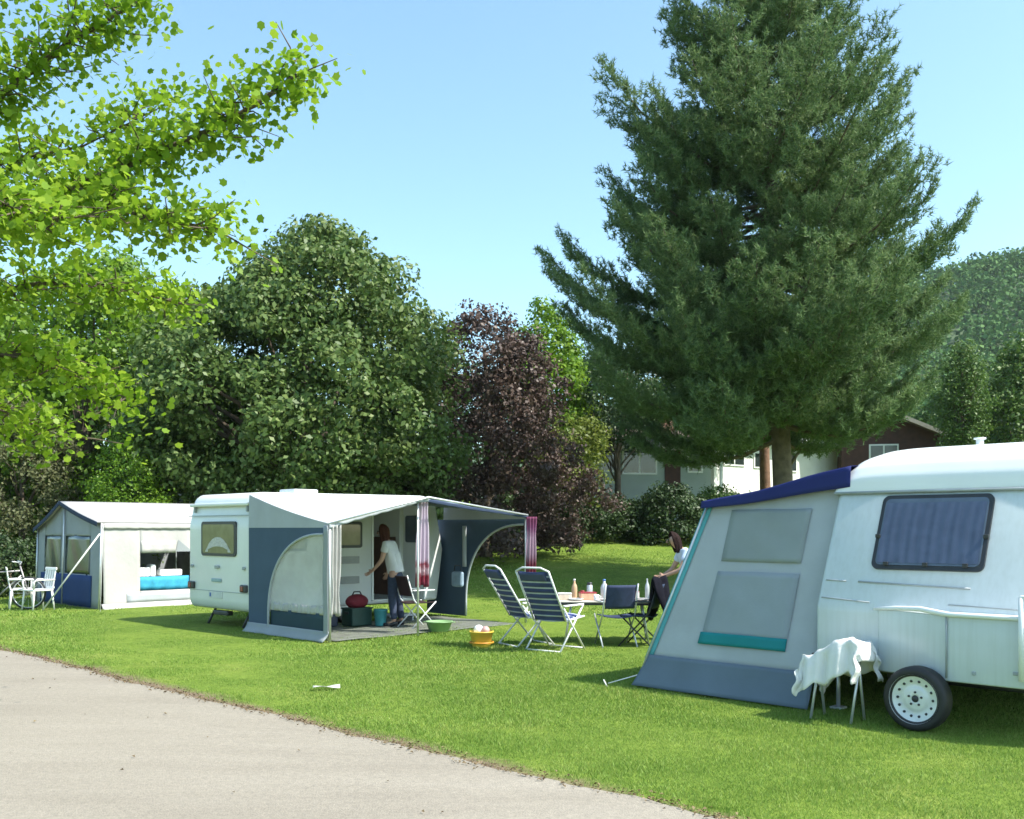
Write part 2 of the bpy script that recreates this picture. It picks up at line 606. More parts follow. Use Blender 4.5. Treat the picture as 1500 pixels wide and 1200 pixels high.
# ---- lawn blades (nobody could count them)
def grass_blades():
    rng = np.random.default_rng(3)
    out = []
    for (y0, y1, n, hgt, wid) in ((5.2, 8.5, 250000, .030, .006), (8.5, 12.5, 250000, .032, .009), (12.5, 19, 200000, .034, .014), (19, 40, 160000, .045, .03)):
        y = y0 + (y1 - y0) * rng.uniform(0, 1, n)
        x = rng.uniform(-.70, .92, n) * y
        q = (x + y) / R2; p = (x - y) / R2
        e = 4.82 + .025 * np.maximum(0, p + 9.5) + .02 * np.sin(p * 1.3) + .02 * np.sin(p * 3.1 + 1) + .02 * np.sin(p * 7.7) + .012 * np.sin(p * 19)
        soft = (q - e + .02) / .22
        # bare patches along the verge, thinner away from it
        patch = .5 + .5 * np.sin(x * 2.1 + 1.3 * np.sin(y * 1.7)) * np.sin(y * 2.6 + x)
        keep = rng.uniform(0, 1, n) < np.clip(soft - .35 * patch * (soft < 2), 0, 1)
        x, y = x[keep], y[keep]
        n = len(x)
        z = ground_h(x, y)
        cl = .75 + .35 * np.sin(x * 3.1 + np.sin(y * 2.3) * 2) * np.sin(y * 3.7 + x * 1.1)
        hh = hgt * rng.uniform(.45, 1.25, n) * cl
        th = rng.uniform(0, 2 * PI, n)
        dx, dy = np.cos(th) * wid / 2, np.sin(th) * wid / 2
        lean = rng.normal(0, .55, (n, 2)) * hh[:, None]
        v = np.empty((n, 3, 3))
        v[:, 0] = np.stack([x - dx, y - dy, z - .004], 1)
        v[:, 1] = np.stack([x + dx, y + dy, z - .004], 1)
        v[:, 2] = np.stack([x + lean[:, 0], y + lean[:, 1], z + hh], 1)
        out.append(v.reshape(-1, 3))
    return np.concatenate(out)


grass_m = leaf_mat('grass_blades', ((.105, .195, .028), (.185, .305, .05), (.36, .40, .125)), trans=.35, rough=.5, scale=1.1, spec=.2)
tag(link('grass', np_mesh('grass', grass_blades(), 3), grass_m), kind='stuff')

# ---- hill with its wood
def hill_z(x, y):
    return 96 * np.exp(-.5 * ((x - 225) / 150) ** 2) * np.exp(-.5 * ((y - 380) / 95) ** 2) + 10


hb = MB()
hb.grid(lambda a, c: Vector((-80 + 620 * a, 170 + 460 * c, float(hill_z(-80 + 620 * a, 170 + 460 * c)) - 6)), 60, 40)
tag(hb.build('hills', mat('hill_ground', (.05, .085, .035), .9, .3, .02)), kind='structure')


def hill_wood():
    rng = np.random.default_rng(5)
    n = 2600
    x = rng.uniform(70, 330, n); y = rng.uniform(225, 395, n)
    z = hill_z(x, y)
    pos, size = [], []
    for i in range(n):
        if z[i] < 14: continue
        k = 46
        R = rng.uniform(2.2, 4.4)
        d = unit(k, rng) * rng.uniform(.6, 1, (k, 1))
        d[:, 2] = d[:, 2] * 1.15 + .6
        pos.append(np.array([x[i], y[i], z[i] - 3]) + d * R)
    pos = np.concatenate(pos)
    return leaf_cloud(pos, 1.35, .6, rng=rng, aspect=.8)


wood_m = leaf_mat('far_wood', ((.05, .115, .04), (.08, .165, .052), (.135, .23, .075)), trans=.15, rough=.8, scale=.05, spec=.1)
tag(link('forest', np_mesh('forest', hill_wood(), 4), wood_m), kind='stuff')


# ================================================================== TREES
bark = mat('bark', (.11, .085, .06), .9, .35, 5, .9, 14)
bark_red = mat('bark_red', (.16, .085, .055), .9, .35, 5, .9, 14)
L_maple = leaf_mat('maple_leaf', ((.042, .085, .02), (.095, .16, .036), (.21, .265, .085)), .3, .5, .5, spec=.35)
L_copper = leaf_mat('copper_leaf', ((.048, .029, .026), (.085, .055, .046), (.155, .108, .082)), .2, .5, .6)
L_bright = leaf_mat('bright_leaf', ((.09, .18, .015), (.15, .28, .02), (.25, .36, .04)), .45, .45, .5)
L_lime = leaf_mat('lime_leaf', ((.075, .15, .015), (.135, .25, .022), (.21, .33, .04)), .4, .45, .45)
L_olive = leaf_mat('olive_leaf', ((.065, .08, .03), (.11, .125, .05), (.19, .195, .09)), .3, .55, .8)
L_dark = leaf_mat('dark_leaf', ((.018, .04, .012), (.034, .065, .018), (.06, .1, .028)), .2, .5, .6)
L_mid = leaf_mat('mid_leaf', ((.045, .09, .018), (.075, .145, .025), (.14, .21, .04)), .32, .5, .6)
L_yel = leaf_mat('yellow_leaf', ((.07, .1, .015), (.13, .17, .025), (.22, .25, .04)), .4, .5, .7)
L_blue = leaf_mat('blue_needle', ((.03, .055, .038), (.05, .082, .06), (.09, .12, .095)), .15, .6, .8)
L_pine = leaf_mat('pine_needle', ((.065, .125, .052), (.13, .205, .082), (.24, .315, .13)), .36, .55, .45, spec=.2)


def lerp_prof(tab):
    hs, rs = zip(*tab)
    return lambda h: float(np.interp(h, hs, rs))


def place(u, Y):
    x = (u - 750) / F * Y
    return Vector((x, Y, gh(x, Y)))


# the big maple behind the white caravan
tree('maple_tree', 'big round dark green maple with dense crown behind the white caravan', 'tree', place(432, 30),
     lerp_prof([(0, 3.5), (.17, 4.3), (.39, 4.75), (.55, 4.5), (.66, 4.0), (.78, 3.25), (.88, 2.1), (.96, 1.0), (1, .5)]),
     lambda h: (.1 + .85 * h ** 2, 0, .6 + 9.6 * h), 760, 104, .74, .20, L_maple, bark, 21, .32, .7, 22, up=.4, lob=.34, inner=.42)
# copper beech
tree('copper_beech', 'dark purple copper beech with a thin crown top beside the maple', 'tree', place(712, 34),
     lerp_prof([(0, 2.9), (.2, 3.1), (.45, 2.6), (.62, 2.15), (.75, 2.05), (.86, 1.85), (.94, 1.15), (1, .2)]),
     lambda h: (-.1 - .12 * h + .25 * math.sin(3 * h), 0, .3 + 8.0 * h), 520, 56, .52, .17, L_copper, bark, 22, .2, .85, 14, up=.3, lob=.6)
# bright tree behind the beech
tree('broadleaf_tree', 'bright yellow-green tree showing between the purple beech and the big pine', 'tree', place(792, 42),
     lerp_prof([(0, 1.8), (.3, 2.2), (.6, 1.9), (.85, 1.1), (1, .25)]),
     lambda h: (.2 * h, 0, 1 + 8.6 * h), 330, 40, .6, .22, L_bright, bark, 23, .2, .8, 10, lob=.3)
# the mixed small tree with bare stems by the bungalow
tree('broadleaf_tree', 'slender small tree with bare stems and yellowish leaves at the bungalow corner', 'tree', place(845, 38.5),
     lerp_prof([(0, .7), (.3, 1.3), (.6, 1.5), (.85, 1.0), (1, .3)]),
     lambda h: (-.3 + .2 * h, 0, 1.6 + 3.6 * h), 100, 34, .45, .17, L_yel, bark, 24, .13, .8, 12, lob=.5)
# bright lime behind the grey tent
tree('lime_tree', 'bright green lime tree towering behind the grey ridge tent', 'tree', place(110, 32),
     lerp_prof([(0, 2.6), (.2, 3.9), (.45, 3.9), (.7, 3.3), (.88, 2.2), (1, .6)]),
     lambda h: (.9 * h, 0, .8 + 8.9 * h), 640, 44, .7, .21, L_lime, bark, 25, .28, .75, 18, up=.5, lob=.32)
tree('broadleaf_tree', 'dark shady tree filling the gap behind the lime and maple', 'tree', place(205, 38),
     lerp_prof([(0, 3.2), (.3, 3.9), (.6, 3.3), (.85, 2.0), (1, .4)]),
     lambda h: (0, 0, .5 + 8.4 * h), 420, 40, .7, .24, L_mid, bark, 26, .25, .75, 12, lob=.3)
tree('broadleaf_tree', 'dark tree at the left edge behind the olive shrub', 'tree', place(-60, 38),
     lerp_prof([(0, 3.4), (.3, 4.4), (.6, 3.8), (.85, 2.4), (1, .6)]),
     lambda h: (0, 0, .5 + 10.0 * h), 480, 40, .75, .26, L_lime, bark, 27, .25, .75, 12, lob=.3)
tree('olive_shrub', 'tall grey-olive shrub left of the grey ridge tent', 'shrub', place(32, 28.5),
     lerp_prof([(0, 1.5), (.3, 1.9), (.6, 1.7), (.85, 1.0), (1, .3)]),
     lambda h: (0, 0, .4 + 4.5 * h), 330, 46, .42, .12, L_olive, bark, 28, .12, .7, 12, up=.3, lob=.35)
tree('shrub', 'bright light-green shrub peeping over the grey tent ridge', 'shrub', place(182, 26.3),
     lerp_prof([(0, 1.4), (.5, 1.2), (.8, .75), (1, .2)]),
     lambda h: (0, 0, .3 + 3.5 * h), 170, 46, .36, .1, L_bright, bark, 29, .07, .6, 8, up=.6, lob=.25)
tree('shrub', 'low dark hedge bush beside the tent at the left edge', 'shrub', place(15, 25.2),
     lerp_prof([(0, 1.0), (.5, 1.1), (.85, .8), (1, .4)]),
     lambda h: (0, 0, .1 + 1.15 * h), 170, 46, .34, .1, L_dark, bark, 30, .06, .6, 6, lob=.2)
# dark bushes under the maple and beech
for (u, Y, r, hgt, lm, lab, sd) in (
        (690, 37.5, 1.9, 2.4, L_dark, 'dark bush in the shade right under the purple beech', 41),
        (805, 39.4, 1.7, 1.9, L_dark, 'hedge bush with shade put into its leaf colour between the beech and the slender tree', 42),  # hedge shade painted in through the darker leaf colour
        (890, 40.2, 1.7, 1.5, L_dark, 'low bush with shade put into its leaf colour in front of the bungalow wall', 43),  # dark leaf colour stands in for the shade on this hedge
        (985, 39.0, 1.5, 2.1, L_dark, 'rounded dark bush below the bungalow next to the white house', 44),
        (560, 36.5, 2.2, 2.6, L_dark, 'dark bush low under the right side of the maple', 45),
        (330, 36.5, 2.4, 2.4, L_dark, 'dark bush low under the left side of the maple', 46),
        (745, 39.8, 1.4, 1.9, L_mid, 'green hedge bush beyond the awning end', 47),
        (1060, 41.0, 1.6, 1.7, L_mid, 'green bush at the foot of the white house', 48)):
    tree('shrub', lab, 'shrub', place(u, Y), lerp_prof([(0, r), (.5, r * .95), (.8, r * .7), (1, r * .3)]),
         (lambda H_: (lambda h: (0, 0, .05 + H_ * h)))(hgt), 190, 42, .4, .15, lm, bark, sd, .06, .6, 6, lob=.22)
# right-hand background
tree('broadleaf_tree', 'light green leafy tree at the right edge above the caravan roof', 'tree', place(1500, 46),
     lerp_prof([(0, 1.8), (.3, 2.2), (.6, 1.9), (.85, 1.2), (1, .3)]),
     lambda h: (0, 0, 1 + 7.2 * h), 330, 40, .6, .22, L_mid, bark, 51, .2, .8, 10, lob=.3)
tree('birch_tree', 'pale green hanging birch just right of the brown gabled roof', 'tree', place(1405, 44),
     lerp_prof([(0, .3), (.25, .7), (.6, .95), (.85, .7), (1, .3)]),
     lambda h: (.1, 0, 2.6 + 5.2 * h), 210, 40, .55, .15, L_mid, bark, 52, .13, .85, 10, lob=.4)
for (u, Y, H_, r, sd, lab) in ((1415, 52, 6.0, 1.5, 53, 'bluish spruce standing beside the hanging birch'),
                               (1455, 56, 6.3, 1.6, 54, 'dark bluish spruce beneath the light green tree')):
    tree('spruce_tree', lab, 'tree', place(u, Y), lerp_prof([(0, r), (.4, r * .75), (.8, r * .35), (1, .08)]),
         (lambda H__: (lambda h: (0, 0, .2 + H__ * h)))(H_), 240, 40, .4, .2, L_blue, bark, sd, .15, .9, 6, up=.1, lob=.3)
# a few more crowns beyond the houses so that no bare horizon shows
for (u, Y, H_, r, lm, sd, lab) in ((1010, 66, 9.5, 4.2, L_mid, 61, 'green tree beyond the bungalow roof'),
                                   (1230, 70, 9.0, 4.6, L_mid, 62, 'green tree beyond the white house'),
                                   (880, 64, 9.5, 4.0, L_dark, 63, 'dark tree beyond the bungalow behind the slender stems'),
                                   (1420, 78, 9.5, 5.0, L_mid, 64, 'green tree far behind the bluish spruces'),
                                   (1560, 74, 9.5, 5.0, L_dark, 65, 'dark tree far behind at the right edge'),
                                   (640, 60, 8.5, 4.5, L_dark, 66, 'dark tree beyond the gap between maple and beech'),
                                   (420, 62, 9.0, 5.2, L_dark, 67, 'dark tree hidden far behind the maple'),
                                   (20, 60, 9.0, 5.4, L_dark, 68, 'dark tree far behind the left-edge trees')):
    tree('broadleaf_tree', lab, 'tree', place(u, Y), lerp_prof([(0, r * .8), (.35, r), (.65, r * .85), (.88, r * .5), (1, .4)]),
         (lambda H__: (lambda h: (0, 0, .3 + H__ * h)))(H_), 240, 34, .9, .36, lm, bark, sd, .25, .7, 8, lob=.3, group=None)


# ---- the great pine
def great_pine():
    base = place(1148, 26)
    t = thing('pine_tree', 'tall dark green pine towering over the blue-roofed tent', 'tree', base)
    rng = np.random.default_rng(77)
    prof = lerp_prof([(4.2, 3.8), (5.0, 5.0), (6.2, 5.5), (7.4, 5.6), (8.5, 5.1), (10, 4.6), (11.5, 4.0), (13, 2.9), (14.5, 2.3), (16, 1.9), (17.5, 1.0), (18.4, .3)])
    tufts, dirs = [], []
    b2 = MB()
    b2.tube([(0, 0, -.1), (.02, 0, 1.5), (-.1, .05, 5), (-.31, 0, 10), (-.54, 0, 15), (-.68, 0, 18.2)], [.36, .27, .24, .17, .09, .02], 12)
    z = 4.15
    while z < 18.1:
        nb = 9 if z < 8.5 else (8 if z < 14 else 7)
        a0 = rng.uniform(0, 6)
        for k in range(nb):
            az = a0 + 2 * PI * k / nb + rng.normal(0, .2)
            zz = z + rng.normal(0, .16)
            d = np.array([math.cos(az), math.sin(az), 0])
            Lb = prof(zz) * (rng.uniform(.66, 1.0) if rng.uniform() < .75 else rng.uniform(1.0, 1.07))
            Lb *= .95 - .10 * d[0] + (.03 if zz < 7.5 and d[0] < -.3 else 0)
            if Lb < .15: continue
            side = np.array([-d[1], d[0], 0])
            rise = rng.uniform(.0, .2) + (.28 if zz > 13 else .08 if zz > 9 else 0) - (.1 if zz < 5.4 else 0)
            wob = rng.normal(0, .1)
            def P(s):
                return d * Lb * s + np.array([-.045 * (zz - 3), 0, zz + Lb * (rise * s + .20 * s ** 4 - .12 * math.sin(PI * s))]) + side * Lb * (.08 * math.sin(2.5 * s + az) + wob * s * s)
            pts = [P(s) for s in (0, .25, .5, .75, .9, 1)]
            r0 = .02 + .011 * Lb
            b2.tube([tuple(p) for p in pts], [r0, r0 * .8, r0 * .55, r0 * .35, .012, .006], 5, caps=False)
            # feathery side shoots, alternately left and right, longest mid-bough
            n_tw = int(6 + Lb * 6)
            for q in range(n_tw):
                s = .2 + .8 * ((q + rng.uniform(0, .9)) / n_tw)
                sg = 1 if q % 2 else -1
                tl = (.14 + .30 * Lb * max(0.06, math.sin(PI * min(1, s * .9 + .05)))) * rng.uniform(.55, 1.15)
                o = P(s)
                td = d * rng.uniform(.5, .9) + side * sg * rng.uniform(.6, 1.0) + np.array([0, 0, rng.uniform(-.05, .3)])
                td /= np.linalg.norm(td)
                m = max(2, int(tl / .11))
                for w in range(m):
                    f = (w + rng.uniform(.3, 1)) / m
                    c = o + td * tl * f + np.array([0, 0, .22 * tl * f * f]) + rng.normal(0, .03, 3)
                    tufts.append(c)
                    g = td * .7 + np.array([0, 0, .55 + .5 * f])
                    dirs.append(g / np.linalg.norm(g))
            for w in range(4):
                tufts.append(P(1.0 - .05 * w) + rng.normal(0, .04, 3)); dirs.append((d + np.array([0, 0, .9])) / 1.35)
        z += .60 if z < 14 else .55
    T, D = np.array(tufts), np.array(dirs)
    T2, D2 = [T], [D]
    o = unit(len(T), rng) * rng.uniform(.08, .20, (len(T), 1))
    T2.append(T + o); D2.append(D + .5 * unit(len(T), rng))
    T, D = np.concatenate(T2), np.concatenate(D2)
    D /= np.linalg.norm(D, axis=1, keepdims=True)
    k = 17
    n = len(T) * k
    c = np.repeat(T, k, 0); dd = np.repeat(D, k, 0)
    r = unit(n, rng)
    nd = dd * .8 + r; nd /= np.linalg.norm(nd, axis=1, keepdims=True)
    ln = rng.uniform(.09, .17, (n, 1))
    st = c + dd * rng.uniform(-.12, .09, (n, 1))
    sd = np.cross(nd, unit(n, rng)); sd /= np.linalg.norm(sd, axis=1, keepdims=True)
    w = .0125
    v = np.empty((n, 3, 3))
    v[:, 0] = st - sd * w; v[:, 1] = st + sd * w; v[:, 2] = st + nd * ln
    link('crown', np_mesh('pine_crown', v.reshape(-1, 3), 3), L_pine, t)
    b2.build('trunk', bark, t)
    print('pine needles', n)


great_pine()
# added tree, hidden behind the great pine, placed to shade the bungalow
tree('broadleaf_tree', 'added dark tree hidden behind the great pine to shade the bungalow', 'tree', place(1155, 42),
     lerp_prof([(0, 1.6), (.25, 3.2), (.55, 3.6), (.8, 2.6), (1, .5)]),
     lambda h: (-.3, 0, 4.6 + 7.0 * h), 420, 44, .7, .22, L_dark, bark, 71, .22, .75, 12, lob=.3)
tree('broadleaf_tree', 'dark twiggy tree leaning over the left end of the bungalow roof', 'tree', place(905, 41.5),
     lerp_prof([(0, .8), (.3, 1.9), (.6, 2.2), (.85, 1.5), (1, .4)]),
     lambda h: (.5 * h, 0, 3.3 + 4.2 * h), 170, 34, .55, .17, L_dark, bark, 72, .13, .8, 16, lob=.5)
# thin red pine stem beside it
pt = thing('pine_tree', 'thin reddish pine stem just left of the great pine trunk', 'tree', place(1120, 31))
MB().tube([(0, 0, -.1), (.03, 0, 2), (-.02, 0, 4.2), (.03, 0, 7)], [.2, .17, .15, .08], 10).build('trunk', bark_red, pt)
rr = np.random.default_rng(9)
cc = np.repeat(np.array([.0, 0, 6.6]) + rr.normal(0, .75, (90, 3)), 40, 0)
link('crown', np_mesh('thin_crown', leaf_cloud(cc + rr.normal(0, .2, cc.shape), .16, .3, rng=rr, aspect=.16), 4), L_pine, pt)


# ---- the near tree reaching in from the left
def near_tree():
    base = Vector((-7.3, 8.6, 0))
    t = thing('maple_tree', 'bright yellow-green tree overhanging the road at the upper left', 'tree', base)
    rng = np.random.default_rng(99)
    b = MB()
    trunk = [Vector((0, 0, -.1)), Vector((.02, 0, 1.2)), Vector((.1, .03, 2.6)), Vector((.2, .1, 4.2)), Vector((.1, .1, 6.4)), Vector((.3, 0, 8.5))]
    b.tube(trunk, [.3, .22, .19, .15, .1, .03], 12)
    # boughs, surveyed as photo pixels with their own depths
    B = [
        (((-330, 470, 8.5), (-60, 345, 8.2), (110, 272, 8.0), (230, 225, 7.8), (310, 190, 7.7), (380, 150, 7.6), (432, 108, 7.6)), .06, 1.0),
        (((-330, 360, 8.6), (-120, 215, 8.6), (0, 140, 8.5), (90, 70, 8.3), (160, 28, 8.2), (205, 0, 8.1)), .05, 1.05),
        (((100, 270, 8.0), (160, 300, 7.7), (235, 325, 7.5), (320, 335, 7.4)), .028, .95),
        (((-330, 520, 8.8), (-80, 440, 9.2), (60, 415, 9.4), (160, 420, 9.6), (270, 445, 9.7)), .045, .85),
        (((-330, 560, 8.4), (-100, 520, 8.4), (30, 520, 8.6), (120, 555, 8.8), (190, 585, 9.0)), .04, .9),
        (((-300, 330, 8.9), (-120, 90, 9.4), (-20, -10, 9.6), (60, -60, 9.8)), .05, 1.0),
        (((-200, 420, 8.2), (-60, 330, 7.4), (10, 300, 7.0), (90, 330, 6.8)), .035, .95),
        (((-200, 300, 8.6), (-80, 260, 9.2), (40, 230, 9.4), (120, 215, 9.5), (250, 150, 9.3)), .035, .7),
        (((-300, 540, 8.9), (-120, 600, 8.9), (0, 600, 9.2), (90, 640, 9.5)), .03, .7),
    ]
    pos = []
    for path, r0, dens in B:
        P = [img(u, v, Y) - base for u, v, Y in path]
        # ease in from the trunk
        k = min(trunk, key=lambda q: abs(q.z - (P[0].z - .5)))
        P = [k] + P if r0 > .03 else P
        n = len(P)
        b.tube(P, [r0 * (1 - .88 * i / (n - 1)) for i in range(n)], 7)
        for i in range(n - 1):
            a_, c_ = P[i], P[i + 1]
            L = (c_ - a_).length
            for s in range(int(L * 62 * dens) + 1):
                f = rng.uniform()
                o = a_.lerp(c_, f)
                d = (c_ - a_).normalized()
                az = Vector(unit(1, rng)[0]); az.z *= .55
                e = o + (d * .35 + az) * rng.uniform(.1, .54)
                m = o.lerp(e, .5) + Vector(rng.normal(0, .03, 3))
                if rng.uniform() < .6:
                    b.tube([o, m, e], [.009, .006, .003], 4, caps=False)
                for j in range(int(rng.integers(9, 16))):
                    g = o.lerp(e, rng.uniform(.3, 1.1))
                    pos.append(g + Vector(rng.normal(0, .10, 3)))
        for j in range(26):
            pos.append(P[-1] + Vector(rng.normal(0, .12, 3)))
    # unseen rest of the crown, outside the frame to the left and above
    d = unit(420, rng) * rng.uniform(.5, 1, (420, 1)) ** .4 * np.array([3.0, 3.2, 3.2]) + np.array([-1.2, .4, 6.6])
    for c in d:
        w = Vector(c) + base
        if w.y > .5:
            u = 750 + w.x / w.y * F; v = 775 - (w.z - EYE) / w.y * F
            if u > -40 and v > -30: continue
        pos += [Vector(c) + Vector(rng.normal(0, .3, 3)) for _ in range(22)]
    pos = np.array([tuple(p) for p in pos])
    v, k = star_leaves(pos, .06, .75, rng)
    link('crown', np_mesh('near_crown', v, k), leaf_mat('near_leaf', ((.12, .225, .014), (.215, .36, .022), (.37, .49, .05)), .54, .45, .9, spec=.3), t)
    b.build('trunk', bark, t)
    print('near leaves', len(pos))


near_tree()

# ---- morning haze: one closed box of even air round the place, the sky outside it
hz = MB().box((0, 240, 78), (900, 760, 170)).build('haze', None)
hm = bpy.data.materials.new('haze_air'); hm.use_nodes = True
hn = hm.node_tree.nodes; hn.remove(hn['Principled BSDF'])
pv = hn.new('ShaderNodeVolumePrincipled')
pv.inputs['Color'].default_value = (.86, .93, 1, 1); pv.inputs['Density'].default_value = .00012; pv.inputs['Anisotropy'].default_value = .2
hm.node_tree.links.new(pv.outputs['Volume'], hn['Material Output'].inputs['Volume'])
hz.data.materials.append(hm)
tag(hz, kind='stuff')

# ---- dry litter and grit where the verge crumbles on to the road
def litter():
    rng = np.random.default_rng(15)
    n = 2300
    p = rng.uniform(-20, -1.5, n)
    e = np.array([road_edge(x) for x in p])
    q = e + rng.normal(.0, .06, n)
    far = rng.uniform(0, 1, n) < .02
    q[far] = e[far] - rng.uniform(0, 2.2, far.sum())
    z = .012 + .03 * np.sin(PI * np.clip((q - 1) / (e - 1), 0, 1)) ** .7
    pos = np.stack([(p + q) / R2, (q - p) / R2, z + .004], 1)
    return leaf_cloud(pos, .022, 2.2, rng=rng, sizevar=.7, fold=.3)


tag(link('leaf_litter', np_mesh('leaf_litter', litter(), 4), leaf_mat('litter', ((.07, .05, .03), (.15, .11, .06), (.27, .22, .13)), .05, .9, 3, spec=.1)), kind='stuff')
# ================================================================== CAMP SITE
RZ = -PI / 4          # local x along the road (to the right and towards us), local y away from the road


def canvas(name, col, rough=.75, var=.07, trans=.12, bump=.35, bscale=5):
    return mat(name, col, rough, var, 2.2, bump, bscale, trans=trans, spec=.2)


M = dict(
    shell=mat('caravan_shell', (.74, .76, .75), .34, .04, 1.6, .06, 3, coat=.25),
    shell_old=mat('caravan_shell_old', (.56, .615, .63), .36, .06, 1.3, .1, 4, coat=.25),
    roof=mat('caravan_roof', (.80, .82, .82), .35, .04, 1.5, .05, 3, coat=.2),
    trim=mat('trim_grey', (.33, .36, .38), .5, .1),
    rubber=mat('rubber', (.022, .022, .024), .6, .2, 12),
    dark=mat('dark_plastic', (.03, .032, .036), .45, .15),
    glass=mat('tinted_glass', (.10, .125, .17), .09, .25, 3, coat=.6),
    glass_br=mat('brown_glass', (.20, .17, .14), .1, .2, 4, coat=.6),
    alu=mat('aluminium', (.62, .64, .66), .38, .06, 20, metal=.55),
    white_metal=mat('white_tube', (.72, .73, .74), .4, .05, 10),
    white=mat('white_plastic', (.78, .78, .77), .42, .04, 8),
    navy=canvas('navy_canvas', (.035, .052, .095), trans=.05),
    slate=canvas('slate_canvas', (.075, .115, .175), trans=.08),
    grey=canvas('grey_canvas', (.34, .37, .39), trans=.15),
    cwhite=canvas('white_canvas', (.54, .525, .51), trans=.18, bump=.7, bscale=4),
    roofwhite=canvas('awning_white', (.70, .71, .74), trans=.07, bump=.2),
    pale=canvas('pale_canvas', (.50, .53, .57), trans=.2),
    red_lens=mat('red_lens', (.16, .018, .015), .2, .3, 30, coat=.5),
    curtain=stripe_mat('curtain_fabric', (.062, .082, .14), (.068, .09, .152), 'X', .062, .5),
    skin=mat('skin', (.46, .27, .19), .55, .08, 14),
    jeans=mat('jeans', (.035, .05, .095), .85, .2, 20, .3, 60),
    shirt=mat('white_shirt', (.62, .62, .64), .8, .06, 8, .3, 18),
    shirt_bl=mat('pale_blue_shirt', (.52, .60, .72), .8, .06, 8, .3, 18),
    hair_br=mat('brown_hair', (.06, .022, .015), .8, .3, 40, .6, 60, spec=.15),
    hair_dk=mat('dark_hair', (.022, .011, .010), .8, .3, 40, .6, 60, spec=.12),
)


def lp(q0, p0):
    """photo pixel -> point on a vertical plane of the pitch frame is done by hand; this is just the base point"""
    return pq(p0, q0, 0)


def tread(b, R, w, cx, cy, cz, axis='y'):
    return b.lathe([(R * .70, -w * .40), (R * .74, -w * .5), (R * .90, -w * .5), (R * .975, -w * .42), (R, -w * .25), (R, w * .25),
                    (R * .975, w * .42), (R * .90, w * .5), (R * .74, w * .5), (R * .70, w * .40)], 40, (cx, cy, cz), axis, caps=False)


# weathering of the older shell: run-down streaks and a dull film
_m = M['shell_old']; _n = _m.node_tree.nodes; _l = _m.node_tree.links; _b = _n['Principled BSDF']
_src = _b.inputs['Base Color'].links[0].from_socket
_tc = _n.new('ShaderNodeTexCoord'); _mp = _n.new('ShaderNodeMapping'); _mp.inputs['Scale'].default_value = (24, 24, 1.6)
_l.new(_tc.outputs['Object'], _mp.inputs['Vector'])
_nz = noise(_n, _l, 1.0, 5, vec=_mp.outputs['Vector'], rough=.6)
_rp = ramp(_n, [(.36, (.80, .80, .76)), (.56, (1, 1, 1))]); _l.new(_nz.outputs['Fac'], _rp.inputs['Fac'])
_mx = _n.new('ShaderNodeMix'); _mx.data_type = 'RGBA'; _mx.blend_type = 'MULTIPLY'; _mx.inputs['Factor'].default_value = .28
_l.new(_src, _mx.inputs['A']); _l.new(_rp.outputs['Color'], _mx.inputs['B']); _l.new(_mx.outputs['Result'], _b.inputs['Base Color'])

# ------------------------------------------------------------------ near caravan (end face towards the road)
nx0, nq0 = -4.6, 8.63
near = thing('caravan', 'older pale blue-white caravan with dark curtained end window at the right edge', 'caravan', pq(nx0, nq0), RZ)
WID = 2.3


def wall_y(z):
    return 0.0 if z < .98 else (z - .98) * .425


prof = [(.10, .40), (0, .46), (0, .98), (wall_y(2.05), 2.05), (.75, 2.12), (4.2, 2.12), (4.35, 1.2), (4.3, .42)]
MB().prism(prof, 'x', 0, WID, .05, 3).build('body', M['shell_old'], near)
# roof cap: rounded sides
b = MB()
n = 22
secs = [(.44, 0.0), (.46, .15), (.54, .28), (.70, .375), (1.0, .44), (2.2, .47), (3.5, .44), (4.1, .34), (4.3, .18), (4.36, 0)]


def roof_pt(a, c):
    k = c * (len(secs) - 1); i = min(int(k), len(secs) - 2); f = k - i
    y = secs[i][0] + (secs[i + 1][0] - secs[i][0]) * f
    h = secs[i][1] + (secs[i + 1][1] - secs[i][1]) * f
    t = 2 * a - 1
    x = (WID / 2 + .025) * (math.copysign(1 - (1 - abs(t)) ** 1.6, t)) + WID / 2
    e = max(0.0, 1 - abs((x - WID / 2) / (WID / 2 + .025)) ** 7) ** .45
    return Vector((x + .03 * 0, y, 2.04 + h * e))


b.grid(roof_pt, 44, 40)
b.build('roof', M['roof'], near, solid=.02)
b = MB()
b.tube([(-.02, .43, 2.045), (WID + .02, .43, 2.045)], .014, 8)
b.tube([(-.02, .43, 2.045), (-.02, 4.3, 2.06)], .014, 8)
b.build('roof_seam', M['trim'], near)


def on_wall(x, z, off=.0):
    """a point on the sloped end wall, off metres proud of it"""
    a = math.atan(.425) if z > .98 else 0
    return Vector((x, wall_y(z) - off * math.cos(a), z + off * math.sin(a)))


def rounded(x0, x1, z0, z1, r, k=6, skew=0.0):
    out = []
    for cx, cz, s in ((x1 - r, z1 - r, 0), (x0 + r, z1 - r, 90), (x0 + r, z0 + r, 180), (x1 - r, z0 + r, 270)):
        for i in range(k + 1):
            a = math.radians(s + 90 * i / k)
            out.append((cx + r * math.cos(a) + skew * (cz - z0), cz + r * math.sin(a)))
    return out


def wall_panel(x0, x1, z0, z1, r, off, th):
    b = MB()
    pts = [on_wall(x, z, off) for x, z in rounded(x0, x1, z0, z1, r)]
    b.poly(pts, on_wall(0, 1.5, th) - on_wall(0, 1.5, 0))
    return b


